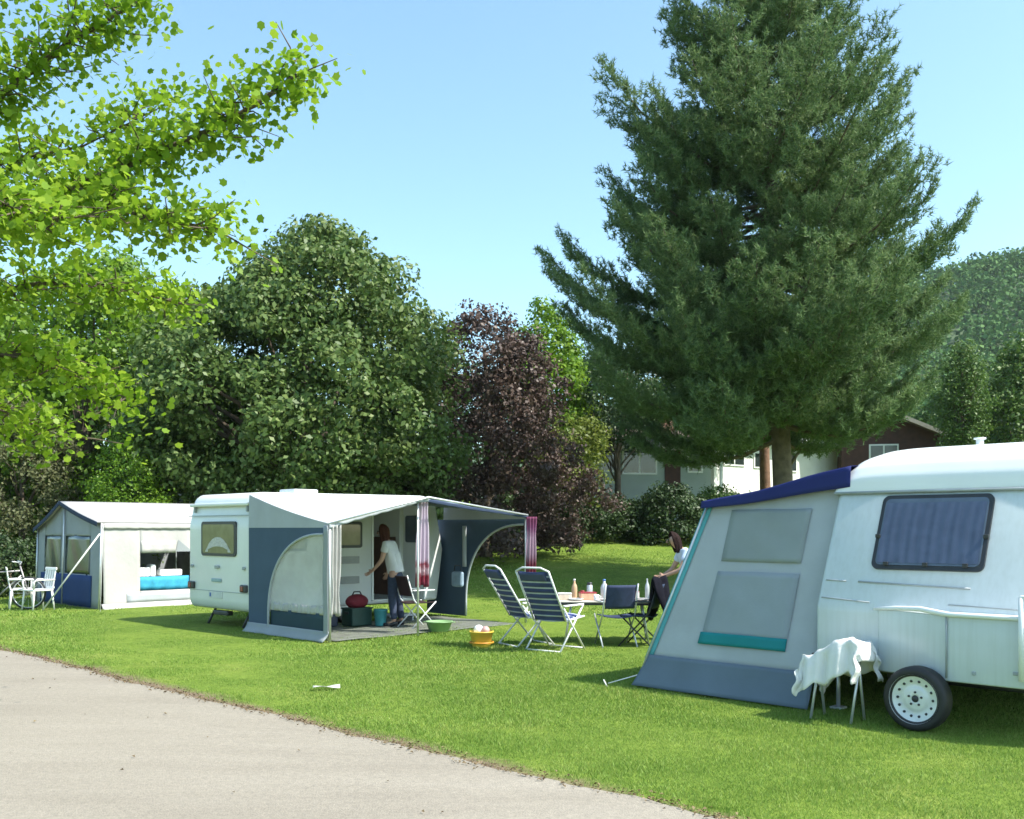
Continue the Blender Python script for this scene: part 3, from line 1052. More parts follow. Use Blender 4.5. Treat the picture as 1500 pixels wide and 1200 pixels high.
win = wall_panel(.48, 1.47, 1.33, 2.0, .06, .002, .026).build('window', M['dark'], near)
wall_panel(.515, 1.435, 1.365, 1.965, .045, .029, .004).build('pane', M['glass'], win)
cb = MB()
cb.grid(lambda a, c: on_wall(.53 + .89 * a, 1.385 + .54 * c, .0365 + .0012 * math.sin(a * 60 + 2 * math.sin(c * 3))), 90, 6)
_c = M['curtain'].node_tree.nodes['Principled BSDF']; _c.inputs['Coat Weight'].default_value = .5; _c.inputs['Roughness'].default_value = .35
cb.build('curtain', M['curtain'], win)
for x, z in ((.62, 1.372), (.975, 1.372), (1.32, 1.372), (.50, 1.62), (1.455, 1.62)):
    MB().box(on_wall(x, z, .04), (.045, .02, .035), .006).build('catch', M['dark'], win)
# gas locker bulging out below the window
lk = [(.60, 0.02), (.62, -.015), (1.26, -.2), (1.32, -.215), (WID - .02, -.215), (WID, -.19), (WID, .03)]
b = MB(); b.prism(lk, 'z', .43, .985, .022, 3)
lock = b.build('gas_locker', M['shell_old'], near)
b = MB()
pts = [(.58, -.02, .985), (.8, -.065, 1.005), (1.05, -.14, 1.015), (1.26, -.215, .995), (1.33, -.232, .99), (WID, -.232, .995)]
b.tube(pts, [.012, .02, .024, .024, .022, .022], 8)
b.build('ledge', M['roof'], lock)
MB().tube([(1.30, -.222, .975), (1.30, -.222, .46)], .008, 6).build('seam', M['trim'], lock)
MB().box((1.85, -.219, .55), (.06, .012, .03), .005).build('catch', M['trim'], lock)
MB().box((1.52, -.219, .52), (.03, .014, .03), .005).build('catch', M['trim'], lock)
b = MB()
b.box((1.95, -.26, 1.165), (.12, .05, .022), .008)
b.tube([(1.90, -.255, .50), (1.90, -.262, 1.16)], .026, 10)
b.build('corner_post', M['roof'], near)
b = MB()
b.tube([on_wall(.38, 1.215, .006), on_wall(1.38, 1.19, .006)], .009, 6)
b.build('rub_strip', M['trim'], near)
for xa_, za_, xb_, zb_ in ((.05, 1.06, .52, 1.035), (.06, 1.22, .26, 1.215), (1.22, 1.05, 2.2, 1.03)):
    MB().tube([on_wall(xa_, za_, .004), on_wall(xb_, zb_, .005)], .006, 6).build('rub_strip', M['trim'], near)
b = MB(); b.box(on_wall(1.96, 2.18, -.02), (.16, .012, .045)); b.build('badge', mat('badge_blue', (.10, .2, .34), .4), near)
b = MB(); b.tube([(1.02, 1.3, 2.42), (1.02, 1.3, 2.56)], .035, 10); b.tube([(1.02, 1.3, 2.56), (1.02, 1.3, 2.575)], .055, 10)
b.build('flue', M['roof'], near)
ws = MB().prism(rounded(1.5, 2.6, 1.30, 1.9, .07), 'x', WID - .01, WID + .024).build('window', M['dark'], near)
MB().prism(rounded(1.55, 2.55, 1.35, 1.85, .05), 'x', WID + .024, WID + .030).build('pane', M['glass'], ws)
MB().tube([(WID + .004, .3, 1.06), (WID + .004, 4.2, 1.06)], .010, 6).build('rub_strip', M['trim'], near)
b = MB(); b.box((1.15, 2.2, .36), (1.2, 3.8, .08), .02); b.build('chassis', M['dark'], near)
MB().box((1.15, 2.22, .403), (2.2, 4.0, .02)).build('shade_panel', M['dark'], near)  # dark underside sheet added to deepen the shade below the caravan
for _x in (.14, 2.16):
    w_ = MB(); tread(w_, .29, .17, _x, 2.5, .29, 'x'); w_.build('wheel', M['rubber'], near)
b = MB()
b.tube([(.12, .22, .42), (.12, .22, .02)], .02, 8); b.box((.12, .22, .012), (.12, .12, .02), .004)
b.build('steady_leg', M['alu'], near)
# wheel standing out under the locker
wh = MB(); tread(wh, .272, .165, 1.08, -.27, .272)
wheel = wh.build('wheel', M['rubber'], near)
rim = MB()
rim.lathe([(.208, -.088), (.204, -.07), (.19, -.062), (.172, -.058), (.125, -.03), (.10, -.042), (.07, -.048), (.045, -.045), (.03, -.05), (.03, .05), (.17, .06)], 40,
          (1.08, -.27, .272), 'y', caps=False)
M['rim'] = mat('steel_rim', (.74, .75, .76), .38, .08, 12, metal=.15)
rm = rim.build('rim', M['rim'], wheel)
for i in range(14):
    a = 2 * PI * i / 14
    MB().lathe([(.0, -.004), (.0115, -.004), (.0115, .006)], 10, (1.08 + .150 * math.cos(a), -.27 - .0475, .272 + .150 * math.sin(a)), 'y').build('vent_hole', M['dark'], wheel)
hc = MB(); hc.lathe([(0, -.06), (.022, -.058), (.03, -.05), (.03, -.03)], 14, (1.08, -.27, .272), 'y')
for i in range(5):
    a = 2 * PI * i / 5 + .3
    MB().lathe([(0, -.058), (.010, -.056), (.010, -.03)], 6, (1.08 + .056 * math.cos(a), -.27, .272 + .056 * math.sin(a)), 'y').build('wheel_nut', M['dark'], wheel)
hc.build('hub', M['dark'], wheel)
MB().tube([(1.08, -.2, .30), (1.08, .35, .36)], .045, 10).build('axle', M['dark'], near)

# ------------------------------------------------------------------ blue-roofed awning on its far side
aw = thing('awning_tent', 'pale grey awning tent with dark blue roof beside the older caravan', 'awning', pq(nx0, nq0), RZ)
YB = .5


def tent_pt(x, z, off=0.0):
    f = z / 2.0
    return Vector((x, -.06 + (YB + .06) * f - off, z + off * .27))


def tent_edge(z):     # left edge leans in
    return -2.06 + .56 * z / 1.97


M['tgrey'] = canvas('tent_grey', (.50, .535, .56), trans=.25, bump=.8, bscale=2.6)
M['tgrey2'] = canvas('tent_mesh', (.345, .39, .395), trans=.25, bump=.15, bscale=60)
M['tgrey3'] = canvas('tent_mesh_low', (.37, .42, .45), trans=.25, bump=.15, bscale=60)
M['tblue'] = canvas('tent_slate', (.135, .178, .225), trans=.08)
M['tteal'] = canvas('tent_teal', (.02, .235, .25), trans=.12)
M['taqua'] = canvas('tent_aqua', (.12, .42, .46), trans=.2)
M['troof'] = canvas('tent_roof_blue', (.022, .03, .135), trans=.05, bump=.2)


def panel_grid(xa, xb, z0, z1, off, nu=14, nv=14, wob=.008):
    """xa / xb: functions of z giving the side edges"""
    def fn(a, c):
        z = z0 + ((z1(a) if callable(z1) else z1) - z0) * c
        x = xa(z) + (xb(z) - xa(z)) * a
        w = wob * math.sin(a * 9 + c * 4) * math.sin(c * 7 + a * 2) * math.sin(PI * a)
        return tent_pt(x, z, off + w)
    return MB().grid(fn, nu, nv)


def x_right(z): return -.005 if z < .98 else .10 * (z - .98)


ztop = 1.99
ep = panel_grid(tent_edge, x_right, .30, lambda a: 1.985 + .235 * a, .0, 20, 20).build('end_wall', M['tgrey'], aw, solid=.004)
panel_grid(lambda z: tent_edge(z) - .035, lambda z: tent_edge(z) + .06, .30, ztop, .009, 2, 16, 0).build('edge_band', M['taqua'], ep, solid=.004)
skirt = MB()
skirt.grid(lambda a, c: tent_pt((-2.06 + .09 * c - .02 * (1 - c)) + (2.04 - .09 * c + .02 * (1 - c)) * a, .34 * c, .02 + .015 * math.sin(a * 17) * (1 - c) + .05 * (1 - c) ** 2), 40, 8)
skirt.build('mud_wall', M['tblue'], aw, solid=.004)


def sheared(xl0, xl1, xr0, xr1, z0, z1):
    return (lambda z: xl0 + (xl1 - xl0) * (z - z0) / (z1 - z0)), (lambda z: xr0 + (xr1 - xr0) * (z - z0) / (z1 - z0))


for (a4, mm, nm) in (((-1.235, -1.20, -.32, -.28, 1.36, 1.90), 'tgrey2', 'window_panel'), ((-1.33, -1.255, -.35, -.315, .60, 1.255), 'tgrey3', 'window_panel')):
    fa, fb = sheared(*a4)
    w_ = panel_grid(fa, fb, a4[4], a4[5], .011, 12, 12).build(nm, M[mm], ep, solid=.003)
fa, fb = sheared(-1.36, -1.345, -.355, -.35, .505, .625)
panel_grid(fa, fb, .505, .625, .016, 16, 4, .006).build('rolled_flap', M['tteal'], ep, solid=.012)
# roof: blue, sloping down from the caravan to the outer edge
rf = MB()


def tr(a, c):
    x = .13 + (-1.54 - .13) * a
    z = 2.31 + (1.985 - 2.31) * (a ** .94)
    y0 = YB - .08 if a < .95 else YB - .09
    return Vector((x, y0 + .05 * (1 - a) + 3.6 * c, z + .012 * math.sin(a * 8) + .02 * math.sin(c * 9)))


rf.grid(tr, 20, 14)
rf.grid(lambda a, c: tr(a, 0) + Vector((0, -.012 - .02 * c, -(.075 + .13 * (1 - a) + .006 * math.sin(a * 9)) * c)), 30, 4)
rf.build('roof', M['troof'], aw, solid=.004)
sw = MB()
sw.grid(lambda a, c: Vector((tent_edge(2.0 * c), -.05 + (YB + .05) * c + (3.7 - .2 * c) * a, 1.985 * c)), 14, 10)
sw.build('front_wall', M['tgrey'], aw, solid=.004)
bw = MB()
bw.grid(lambda a, c: Vector((tent_edge(2.0 * c) * a, 3.9 - .2 * c, (2.0 + .25 * (1 - a)) * c)), 10, 8)
bw.build('back_wall', M['tgrey'], aw, solid=.004)
pb = MB(); pb.tube([tent_pt(-2.06, .02, .02), tent_pt(-1.5, 1.97, .02)], .012, 8); pb.build('pole', M['alu'], aw)
gp = MB()
gp.tube([tent_pt(-2.04, .12, .02), Vector((-2.28, -.28, .03))], .006, 5)
gp.tube([Vector((-2.28, -.28, -.03)), Vector((-2.31, -.32, .07))], .008, 6)
gp.build('guy_peg', M['white'], aw)

# ------------------------------------------------------------------ draped stand by the caravan corner
st = thing('folding_stand', 'small folding stand under the white cloth by the caravan corner', 'stand', pq(nx0 + .32, nq0 - .30), RZ)
for x in (-.14, .24):
    MB().tube([(x, -.12, 0), (x + .02, .02, .56)], .012, 6).build('leg', M['alu'], st); MB().tube([(x, .14, 0), (x + .02, -.02, .56)], .012, 6).build('leg', M['alu'], st)
MB().box((.06, 0, .575), (.40, .22, .03), .008).build('top', M['dark'], st)
cl = MB()


def drape(a, c):
    # cloth over a lumpy top, hem hanging more or less straight down
    s_, t_ = -.34 + .81 * a, -.50 + 1.0 * c
    hx0, hx1, hy = -.20, .31, .165
    ex = max(s_ - hx1, hx0 - s_, 0); ey = max(abs(t_) - hy, 0)
    x = min(max(s_, hx0), hx1); y = min(max(t_, -hy), hy)
    lump = .115 / (1 + math.exp(-(x - .0) / .05)) + .02 * math.sin(x * 13 + y * 7) - .10 * max(0, -.05 - x) / .28
    d = math.hypot(ex, ey)
    z = .60 + lump - d * (.92 + .10 * math.sin(s_ * 19)) - .015 * math.sin(s_ * 40) * (d > 0)
    x += math.copysign(ex, s_) * .22 + .018 * math.sin(t_ * 30) * (ex > 0)
    y += math.copysign(ey, t_) * .20 + (.028 * math.sin(s_ * 27 + 1) + .012 * math.sin(s_ * 61)) * min(1, ey * 9)
    return Vector((x, y, z))


cl.grid(drape, 46, 30)
clo = cl.build('cloth', mat('white_cloth', (.80, .79, .77), .85, .03, 6, .4, 14, trans=.1), None, solid=.006)
clo.location = pq(nx0 + .32, nq0 - .30); clo.rotation_euler = (0, 0, RZ)
tag(clo, 'crumpled white cloth draped over the small stand beside the wheel', 'cloth')

# ------------------------------------------------------------------ white caravan (far pitch)
cp, cq = -14.75, 8.6
cv = thing('caravan', 'white caravan with open door behind the striped canopy awning', 'caravan', pq(cp, cq), RZ)
CW, CL = 2.12, 4.25
prof = [(.06, .30), (0, .42), (.0, 1.75), (.10, 2.22), (.22, 2.32), (CL - .5, 2.34), (CL - .2, 2.25), (CL, 1.3), (CL - .15, .32)]
DOOR = (2.52, 3.16)
bd = MB().prism(prof, 'x', -CW, 0, .06, 4).build('body', M['shell'], cv)
cut(bd, (-.55, (DOOR[0] + DOOR[1]) / 2, 1.27), (1.3, DOOR[1] - DOOR[0], 1.78))
# rear face
b = MB(); b.box((-CW / 2, .035, 2.12), (CW - .1, .10, .06), .02); b.build('rear_ridge', M['shell'], cv)
MB().box((-CW / 2, .0, 1.93), (CW - .02, .012, .015)).build('trim_line', M['trim'], cv); MB().box((-CW / 2, -.001, .62), (CW - .06, .012, .012)).build('trim_line', M['trim'], cv)
wn_ = MB(); wn_.prism(rounded(-1.62, -.42, 1.23, 1.83, .07), 'y', -.022, .01); wn_ = wn_.build('window', M['dark'], cv)
MB().prism(rounded(-1.56, -.48, 1.28, 1.78, .05), 'y', -.027, -.022).build('pane', M['glass_br'], wn_)
lace = MB()


def lac(a, c):
    x = -1.46 + .88 * a
    t = abs(2 * a - 1)
    zt = 1.30 + .26 * (1 - t ** 2.2)
    zb = 1.30 + .10 * (1 - t ** 2) * (1 if t < .8 else 0)
    return Vector((x, -.030 - .003 * math.sin(a * 50), zb + (zt - zb) * c))


lace.grid(lac, 50, 5)
lace.build('lace_curtain', mat('lace', (.55, .53, .50), .8, .25, 40), wn_)
for x in (-1.98, -.16):
    tl = MB().box((x, -.02, .70), (.21, .05, .13), .02).build('tail_light', M['dark'], cv)
    MB().box((x - .035, -.047, .70), (.10, .012, .09), .005).build('lens', M['red_lens'], tl)
b = MB(); b.prism(rounded(-1.37, -.90, .50, .61, .015), 'y', -.015, .0); plt = b.build('number_plate', mat('plate', (.62, .64, .62), .5), cv)
b = MB(); b.box((-1.30, -.017, .555), (.05, .006, .07)); b.build('plate_band', mat('plate_blue', (.05, .12, .35), .5), plt)
for x, w in ((-1.06, .12), (-.16, .06), (-1.96, .06)): MB().box((x, -.025, 1.04), (w, .04, .055), .012).build('grab_handle', M['trim'], cv)
b = MB(); b.box((-1.10, -.012, .81), (.34, .015, .06), .01); b.build('badge', mat('badge_teal', (.30, .42, .45), .5), cv)
for x in (-1.95, -.14):
    MB().box((x, .04, 2.04), (.05, .05, .10), .01).build('marker_light', M['trim'], cv)
# side towards the awning
for (y0, y1, z0, z1) in ((.55, 1.10, 1.32, 1.80), (1.50, 2.28, 1.36, 1.83)):
    w1 = MB().prism(rounded(y0, y1, z0, z1, .05), 'x', -.01, .022).build('window', M['dark'], cv)
    MB().prism(rounded(y0 + .05, y1 - .05, z0 + .05, z1 - .05, .035), 'x', .022, .027).build('pane', M['glass_br'], w1)
M['vent'] = mat('vent_grille', (.36, .36, .36), .6, .1)
for z in (1.14, .78):
    v1 = MB().box((.008, 2.02, z), (.02, .40, .13), .006).build('vent', M['vent'], cv)
    b = MB()
    for k in range(4): b.box((.02, 2.02, z - .042 + .028 * k), (.008, .36, .008))
    b.build('slat', M['trim'], v1)
b = MB()
for y in (DOOR[0], DOOR[1]): b.box((.004, y, 1.27), (.03, .04, 1.80), .006)
b.box((.004, (DOOR[0] + DOOR[1]) / 2, 2.155), (.03, .68, .04), .006); b.box((.004, (DOOR[0] + DOOR[1]) / 2, .385), (.03, .68, .03), .006)
b.build('door_frame', M['shell'], cv)
dr = MB().box((.34, DOOR[1] + .07, 1.27), (.62, .035, 1.74), .012).build('door', M['shell'], cv)
MB().box((.52, DOOR[1] + .045, 1.15), (.05, .03, .12), .008).build('handle', M['dark'], dr)
MB().prism(rounded(.12, .56, 1.45, 1.95, .05), 'y', DOOR[1] + .035, DOOR[1] + .051).build('door_window', M['glass'], dr)
b = MB(); b.box((-.5, DOOR[1] - .04, 1.0), (.8, .05, 1.1), .01); b.build('cupboard', mat('inner_wood', (.10, .045, .025), .5, .25, 8), cv)
b = MB(); b.box((-.55, 1.3, 2.37), (.5, .5, .07), .025); b.build('roof_hatch', mat('hatch', (.62, .66, .70), .3, .05, coat=.4), cv)
b = MB(); b.box((-CW / 2, 2.1, .30), (1.3, 3.4, .07), .02); b.build('chassis', M['dark'], cv)
for x in (-CW + .12, -.12):
    w_ = MB(); tread(w_, .30, .17, x, 2.0, .30, 'x'); w_ = w_.build('wheel', M['rubber'], cv)
    MB().lathe([(.0, -.07), (.05, -.08), (.15, -.06), (.19, -.075), (.19, .075), (.15, .06), (.05, .08), (0, .07)], 24, (x, 2.0, .30), 'x').build('rim', M['rim'], w_)
for x in (-1.65, -.45):
    MB().tube([(x, .30, .32), (x + .02, .12, .02)], .022, 8).build('steady_leg', M['dark'], cv)
b = MB(); b.box((-1.1, .12, .24), (.5, .12, .08), .02); b.build('tow_bar', M['dark'], cv)
b = MB(); b.box((.32, (DOOR[0] + DOOR[1]) / 2, .12), (.36, .62, .04), .01)
for y in (2.6, 3.08): b.box((.32, y, .05), (.34, .03, .10))
step = b.build('step', M['trim'], cv)

# ------------------------------------------------------------------ its canopy awning
ca = thing('canopy_awning', 'open canopy awning with white roof and arched slate end walls on the white caravan', 'awning', pq(cp, cq), RZ)
XO, Y1, YM, Y2 = 2.28, -.02, 1.55, 4.25


def edge_z(y):   # height of the free edge: low at the ends, peaked at the middle pole
    return float(np.interp(y, (Y1, YM, Y2), (1.78, 2.20, 1.95)))


def roof_f(a, y):
    z0 = 2.27
    z1 = edge_z(y)
    sag = -.05 * math.sin(PI * a) * (1 + .4 * math.sin(y * 3)) + .012 * math.sin(y * 9 + a * 3) * math.sin(PI * a)
    return Vector((.02 + (XO + (.22 if abs(y - YM) < .01 else 0) * 1 + .22 * max(0, 1 - abs(y - YM) / 1.2)) * a, y, z0 + (z1 - z0) * a + sag))


MB().grid(lambda a, c: roof_f(a, Y1 + (YM - Y1) * c), 24, 24).build('roof', M['roofwhite'], ca, solid=.004)
M['stripes'] = stripe_mat('awning_stripes', (.13, .165, .22), (.035, .052, .095), 'X', .46, .6)
MB().grid(lambda a, c: roof_f(a, YM + (Y2 - YM) * c), 24, 24).build('roof', M['stripes'], ca, solid=.004)
# valance hanging under the free edge
MB().grid(lambda a, c: roof_f(1, Y1 + (YM - Y1) * a) + Vector((.012, 0, -.07 * c - .012 * abs(math.sin(a * 22)) * c)), 50, 3).build('valance', M['pale'], ca, solid=.003)
MB().grid(lambda a, c: roof_f(1, YM + (Y2 - YM) * a) + Vector((.012, 0, -.05 * c - .006 * abs(math.sin(a * 30)) * c)), 60, 3).build('valance', M['navy'], ca, solid=.003)


def arch_wall(name, y, zt, xl=0.0):
    """slate wall with a quarter-arch opening on the pole side"""
    x0, x1, zb, za = .62, XO - .12, .03, zt - .10
    K = 22
    arc = [(x1 - (x1 - x0) * math.cos(PI / 2 * i / K) ** .85, .32 + (za - .32) * math.sin(PI / 2 * i / K) ** .9) for i in range(K + 1)]
    outer = [(0.0, zb), (x0, zb)] + arc + [(x1, zt + .0), (0, zt)]
    b = MB()
    # strips between the arch and the outer boundary
    b.poly([(xl, y, zb), (x0, y, zb), (x0, y, zt), (xl, y, zt)], Vector((0, .004, 0)))
    for (a, c), (d, e) in zip(arc, arc[1:]):
        if d - a < 1e-5: continue
        b.poly([(a, y, c), (d, y, e), (d, y, zt), (a, y, zt)], Vector((0, .004, 0)))
    b.poly([(x1, y, za - .02), (XO, y, za - .02), (XO, y, zt), (x1, y, zt)], Vector((0, .004, 0)))
    w = b.build(name, M['slate'], ca)
    MB().tube([(a, y - .008, c) for a, c in [(x0, zb + .02)] + arc], .020, 8).build('piping', M['pale'], w)
    return w, x0, x1


w1, ax0, ax1 = arch_wall('end_wall', Y1, 1.72)
b = MB()
b.poly([(0, Y1 - .004, 1.72), (XO, Y1 - .004, 1.72), (XO, Y1 - .004, 1.75)] + [tuple(roof_f(1 - i / 12, Y1) + Vector((0, -.004, -.005))) for i in range(13)], Vector((0, .004, 0)))
b.build('gable_flap', M['pale'], ca)
# lower part of the arch closed by a slate door panel with a scalloped lace top, window above it
b = MB(); b.grid(lambda a, c: Vector((ax0 + .02 + (XO - ax0 - .02) * a, Y1 + .02 + .01 * math.sin(a * 14), .06 + .36 * c)), 20, 4)
b.build('low_panel', canvas('dark_teal_canvas', (.035, .065, .085), trans=.05), ca, solid=.004)
b = MB(); b.grid(lambda a, c: Vector((ax0 + .03 + (XO - ax0 - .03) * a, Y1 + .008 + .01 * math.sin(a * 40), .40 + (.11 + .025 * abs(math.sin(a * 26))) * c)), 90, 3)
b.build('lace_strip', M['cwhite'], ca, solid=.003)
b = MB(); b.grid(lambda a, c: Vector((-.02 + (XO + .06) * a, Y1 - .015 - .10 * (1 - c) ** 2 - .015 * math.sin(a * 20) * (1 - c), .015 + .15 * c)), 30, 5)
b.build('mud_flap', M['grey'], ca, solid=.004)
fm, fnt, FN, FL, fb = new_mat('clear_film_panel')
fb.inputs['Base Color'].default_value = (.62, .64, .64, 1); fb.inputs['Roughness'].default_value = .3
ft = FN.new('ShaderNodeBsdfTransparent'); fx_ = FN.new('ShaderNodeMixShader')
fnz = noise(FN, FL, 2.5, 4); fr_ = ramp(FN, [(.3, (.34, .34, .34)), (.7, (.55, .55, .55))]); FL.new(fnz.outputs['Fac'], fr_.inputs['Fac'])
FL.new(fr_.outputs['Color'], fx_.inputs['Fac']); FL.new(ft.outputs['BSDF'], fx_.inputs[1]); FL.new(fb.outputs['BSDF'], fx_.inputs[2])
FL.new(fx_.outputs['Shader'], FN['Material Output'].inputs['Surface'])
K = 18
arc = [(ax1 - (ax1 - ax0) * math.cos(PI / 2 * i / K) ** .85, .32 + (1.62 - .32) * math.sin(PI / 2 * i / K) ** .9) for i in range(K + 1)]
b = MB()
for (a, c), (d, e) in zip(arc, arc[1:]):
    if d - a > 1e-5: b.poly([(a, Y1 + .012, .40), (d, Y1 + .012, .40), (d, Y1 + .012, e), (a, Y1 + .012, c)])
b.poly([(ax1, Y1 + .012, .40), (XO, Y1 + .012, .40), (XO, Y1 + .012, 1.60), (ax1, Y1 + .012, 1.60)])
b.build('clear_panel', fm, ca)
w2, _, _ = arch_wall('end_wall', Y2 + .04, 1.88, -.55)
b = MB()
b.poly([(0, Y2 - .004, 1.88), (XO, Y2 - .004, 1.88)] + [tuple(roof_f(1 - i / 12, Y2) + Vector((0, -.004, -.005))) for i in range(13)], Vector((0, .004, 0)))
b.build('gable_flap', M['pale'], ca)
b = MB(); b.grid(lambda a, c: Vector((.62 + .10 * a, Y2 - .05 - .02 * math.sin(a * PI), .98 + .78 * c)), 5, 8)
b.build('rolled_blind', M['pale'], ca, solid=.02)
for (x, y, z) in ((XO, Y1 + .03, 1.77), (XO + .2, YM, 2.2), (XO, Y2 - .03, 1.95)):
    MB().tube([(x, y, 0.0), (x, y, z)], .021 if y != YM else .018, 10).build('pole', M['alu'], ca)
b = MB()
b.tube([tuple(roof_f(1, Y1)), tuple(roof_f(1, YM)), tuple(roof_f(1, Y2))], .016, 8)
b.tube([tuple(roof_f(0, YM) + Vector((0, 0, -.03))), tuple(roof_f(1, YM) + Vector((0, 0, -.03)))], .014, 8)
b.build('ridge_bar', M['alu'], ca)
# wide foot of the corner leg
MB().grid(lambda a, c: Vector((XO - .10 + .12 * a + .01 * math.sin(c * 9), Y1 - .02, .03 + 1.72 * c)), 4, 16).build('corner_strap', M['grey'], ca, solid=.006)


def hanging(name, label, loc, h, w, m, tie=.0, tie_z=.5, flare=1.0, parent=None, cat='curtain', folds=5, depth=.05, group=None):
    """gathered curtain hanging from loc, tied in at tie_z (fraction from the top)"""
    def fn(a, c):
        ww = w * (1 - tie * math.exp(-((c - tie_z) / .16) ** 2)) * (1 + (flare - 1) * c)
        x = (a - .5) * ww
        return Vector((x, depth * math.sin(a * folds * 2 * PI + c * 2) * (1 - .5 * tie * math.exp(-((c - tie_z) / .2) ** 2)), -h * c - .02 * math.sin(a * 11) * c))
    o = MB().grid(fn, 40, 24).build(name, m, parent, solid=.004)
    o.location = loc; o.rotation_euler = (0, 0, RZ + PI / 2 if parent is None else PI / 2)
    if parent is None:
        tag(o, label, cat, group)
    return o


def dye_mat(name, stops, zscale, off):
    """bands of dyed colour down a hanging cloth (object z) broken up by a print"""
    m, nt, N, L, b = new_mat(name)
    tc = N.new('ShaderNodeTexCoord'); sp = N.new('ShaderNodeSeparateXYZ'); L.new(tc.outputs['Object'], sp.inputs[0])
    n = noise(N, L, 14, 3)
    a = N.new('ShaderNodeMath'); a.operation = 'MULTIPLY_ADD'; a.inputs[1].default_value = -1 / zscale
    L.new(sp.outputs['Z'], a.inputs[0])
    k = N.new('ShaderNodeMath'); k.operation = 'MULTIPLY_ADD'; k.inputs[1].default_value = .16; k.inputs[2].default_value = off
    L.new(n.outputs['Fac'], k.inputs[0]); L.new(k.outputs[0], a.inputs[2])
    r = ramp(N, stops); L.new(a.outputs[0], r.inputs['Fac']); L.new(r.outputs['Color'], b.inputs['Base Color'])
    b.inputs['Roughness'].default_value = .85; b.inputs['Specular IOR Level'].default_value = .15
    return m


hanging('tied_curtain', '', (XO + .01, Y1 + .12, 1.76), 1.36, .20, M['cwhite'], .35, .75, 1.15, ca, folds=3, depth=.035)
pinkm = dye_mat('pink_red_cloth', [(.0, (.50, .42, .50)), (.70, (.44, .36, .44)), (.76, (.22, .035, .055)), (.83, (.48, .38, .42)), (.9, (.18, .02, .035)), (1.0, (.22, .045, .07))], 1.34, -.08)
purpm = dye_mat('purple_cloth', [(.0, (.16, .045, .085)), (.18, (.20, .07, .15)), (.34, (.36, .24, .32)), (.6, (.30, .2, .27)), (.78, (.14, .03, .045)), (1.0, (.11, .02, .03))], 1.1, -.08)
hanging('curtain', 'pale pink cloth with red hem hanging at the middle awning pole', pq(cp + XO + .14, cq + YM + .16, 2.14), 1.36, .22, pinkm, .25, .12, 1.25, None, 'curtain', 3, .035)
hanging('curtain', 'purple and dark red cloth hanging at the far awning pole', pq(cp + XO + .06, cq + Y2 + .06, 1.92), 1.08, .24, purpm, .2, .3, .95, None, 'curtain', 3, .035)
# ground sheet under the canopy
gs = MB(); gs.grid(lambda a, c: Vector((.05 + 2.25 * a, .1 + 3.9 * c, .016 + .004 * math.sin(a * 12 + c * 20))), 20, 30)
gso = gs.build('ground_sheet', mat('ground_sheet', (.13, .14, .12), .9, .25, 6, .3, 40), None, solid=.004)
gso.location = pq(cp, cq); gso.rotation_euler = (0, 0, RZ)
tag(gso, 'thin grey ground sheet under the canopy awning', 'ground sheet')

# ------------------------------------------------------------------ grey ridge tent
tp, tq = -20.93, 8.72
tz = gh(*pq(tp, tq).xy)
tn = thing('frame_tent', 'white and grey ridge tent with dark clear end windows left of the white caravan', 'tent', pq(tp, tq, tz), RZ)
TW, TL, ER, RG = 3.55, 3.5, 1.84, 2.32


def rr_(a, c):
    return Vector((.05 - 2.05 * a, -.12 + TL * c, ER + .0 + (RG - ER) * a + .02 * math.sin(c * 11) * math.sin(PI * a) - .03 * math.sin(PI * a)))


rf = MB(); rf.grid(rr_, 12, 16)
rf.grid(lambda a, c: Vector((-2.0 - 1.6 * a, -.12 + TL * c, RG + (1.70 - RG) * a - .03 * math.sin(PI * a))), 10, 14)
rf.build('roof', M['cwhite'], tn, solid=.004)
b = MB()
b.grid(lambda a, c: rr_(c, 0) + Vector((0, -.012, .012 - .10 * a)), 3, 14)
b.grid(lambda a, c: Vector((-2.0 - 1.6 * c, -.132, RG + (1.70 - RG) * c - .03 * math.sin(PI * c) + .012 - .10 * a)), 3, 12)
b.build('gable_edge', M['navy'], tn, solid=.004)
# white side wall with its window: built round the opening
WY0, WY1, WZ0, WZ1 = .80, 1.98, .36, 1.20


def side(y, z, off=0.0):
    return Vector((.02 + .05 * (1 - z / ER) + off + .012 * math.sin(y * 5 + z * 3), y, z))


b = MB()
for (y0, y1, z0, z1) in ((0, WY0, .0, ER), (WY1, TL, .0, ER), (WY0, WY1, .0, WZ0), (WY0, WY1, WZ1, ER)):
    b.grid(lambda a, c: side(y0 + (y1 - y0) * a, z0 + (z1 - z0) * c), 12, 12)
sdw = b.build('side_wall', M['cwhite'], tn, solid=.004)
b = MB(); b.grid(lambda a, c: side(TL * a, ER - .02 - .11 * c - .012 * abs(math.sin(a * 40)) * c, .03), 60, 3); b.build('valance', M['cwhite'], tn, solid=.003)
b = MB(); b.grid(lambda a, c: side(WY0 + .02 + .80 * a, 1.18 + .26 * c, .02 + .01 * math.sin(a * 18)), 24, 3)
b.build('rolled_blind', M['cwhite'], tn, solid=.012)
b = MB(); b.poly([side(WY1 - .36, 1.2, .012), side(WY1 + .02, 1.2, .012), side(WY1 - .30, 1.46, .012)], Vector((.004, 0, 0))); b.build('window_flap', M['grey'], sdw)
b = MB(); b.grid(lambda a, c: side(WY0 - .3 + (TL - WY0 + .3) * a, .12 + .2 * c, .012), 20, 3); b.build('skirt_band', M['pale'], tn, solid=.003)
b = MB(); b.grid(lambda a, c: side(-.05 + (TL + .05) * a, .12 * c, .012 + .10 * (1 - c) + .02 * math.sin(a * 30) * (1 - c)), 40, 3); b.build('mud_flap', M['cwhite'], tn, solid=.003)
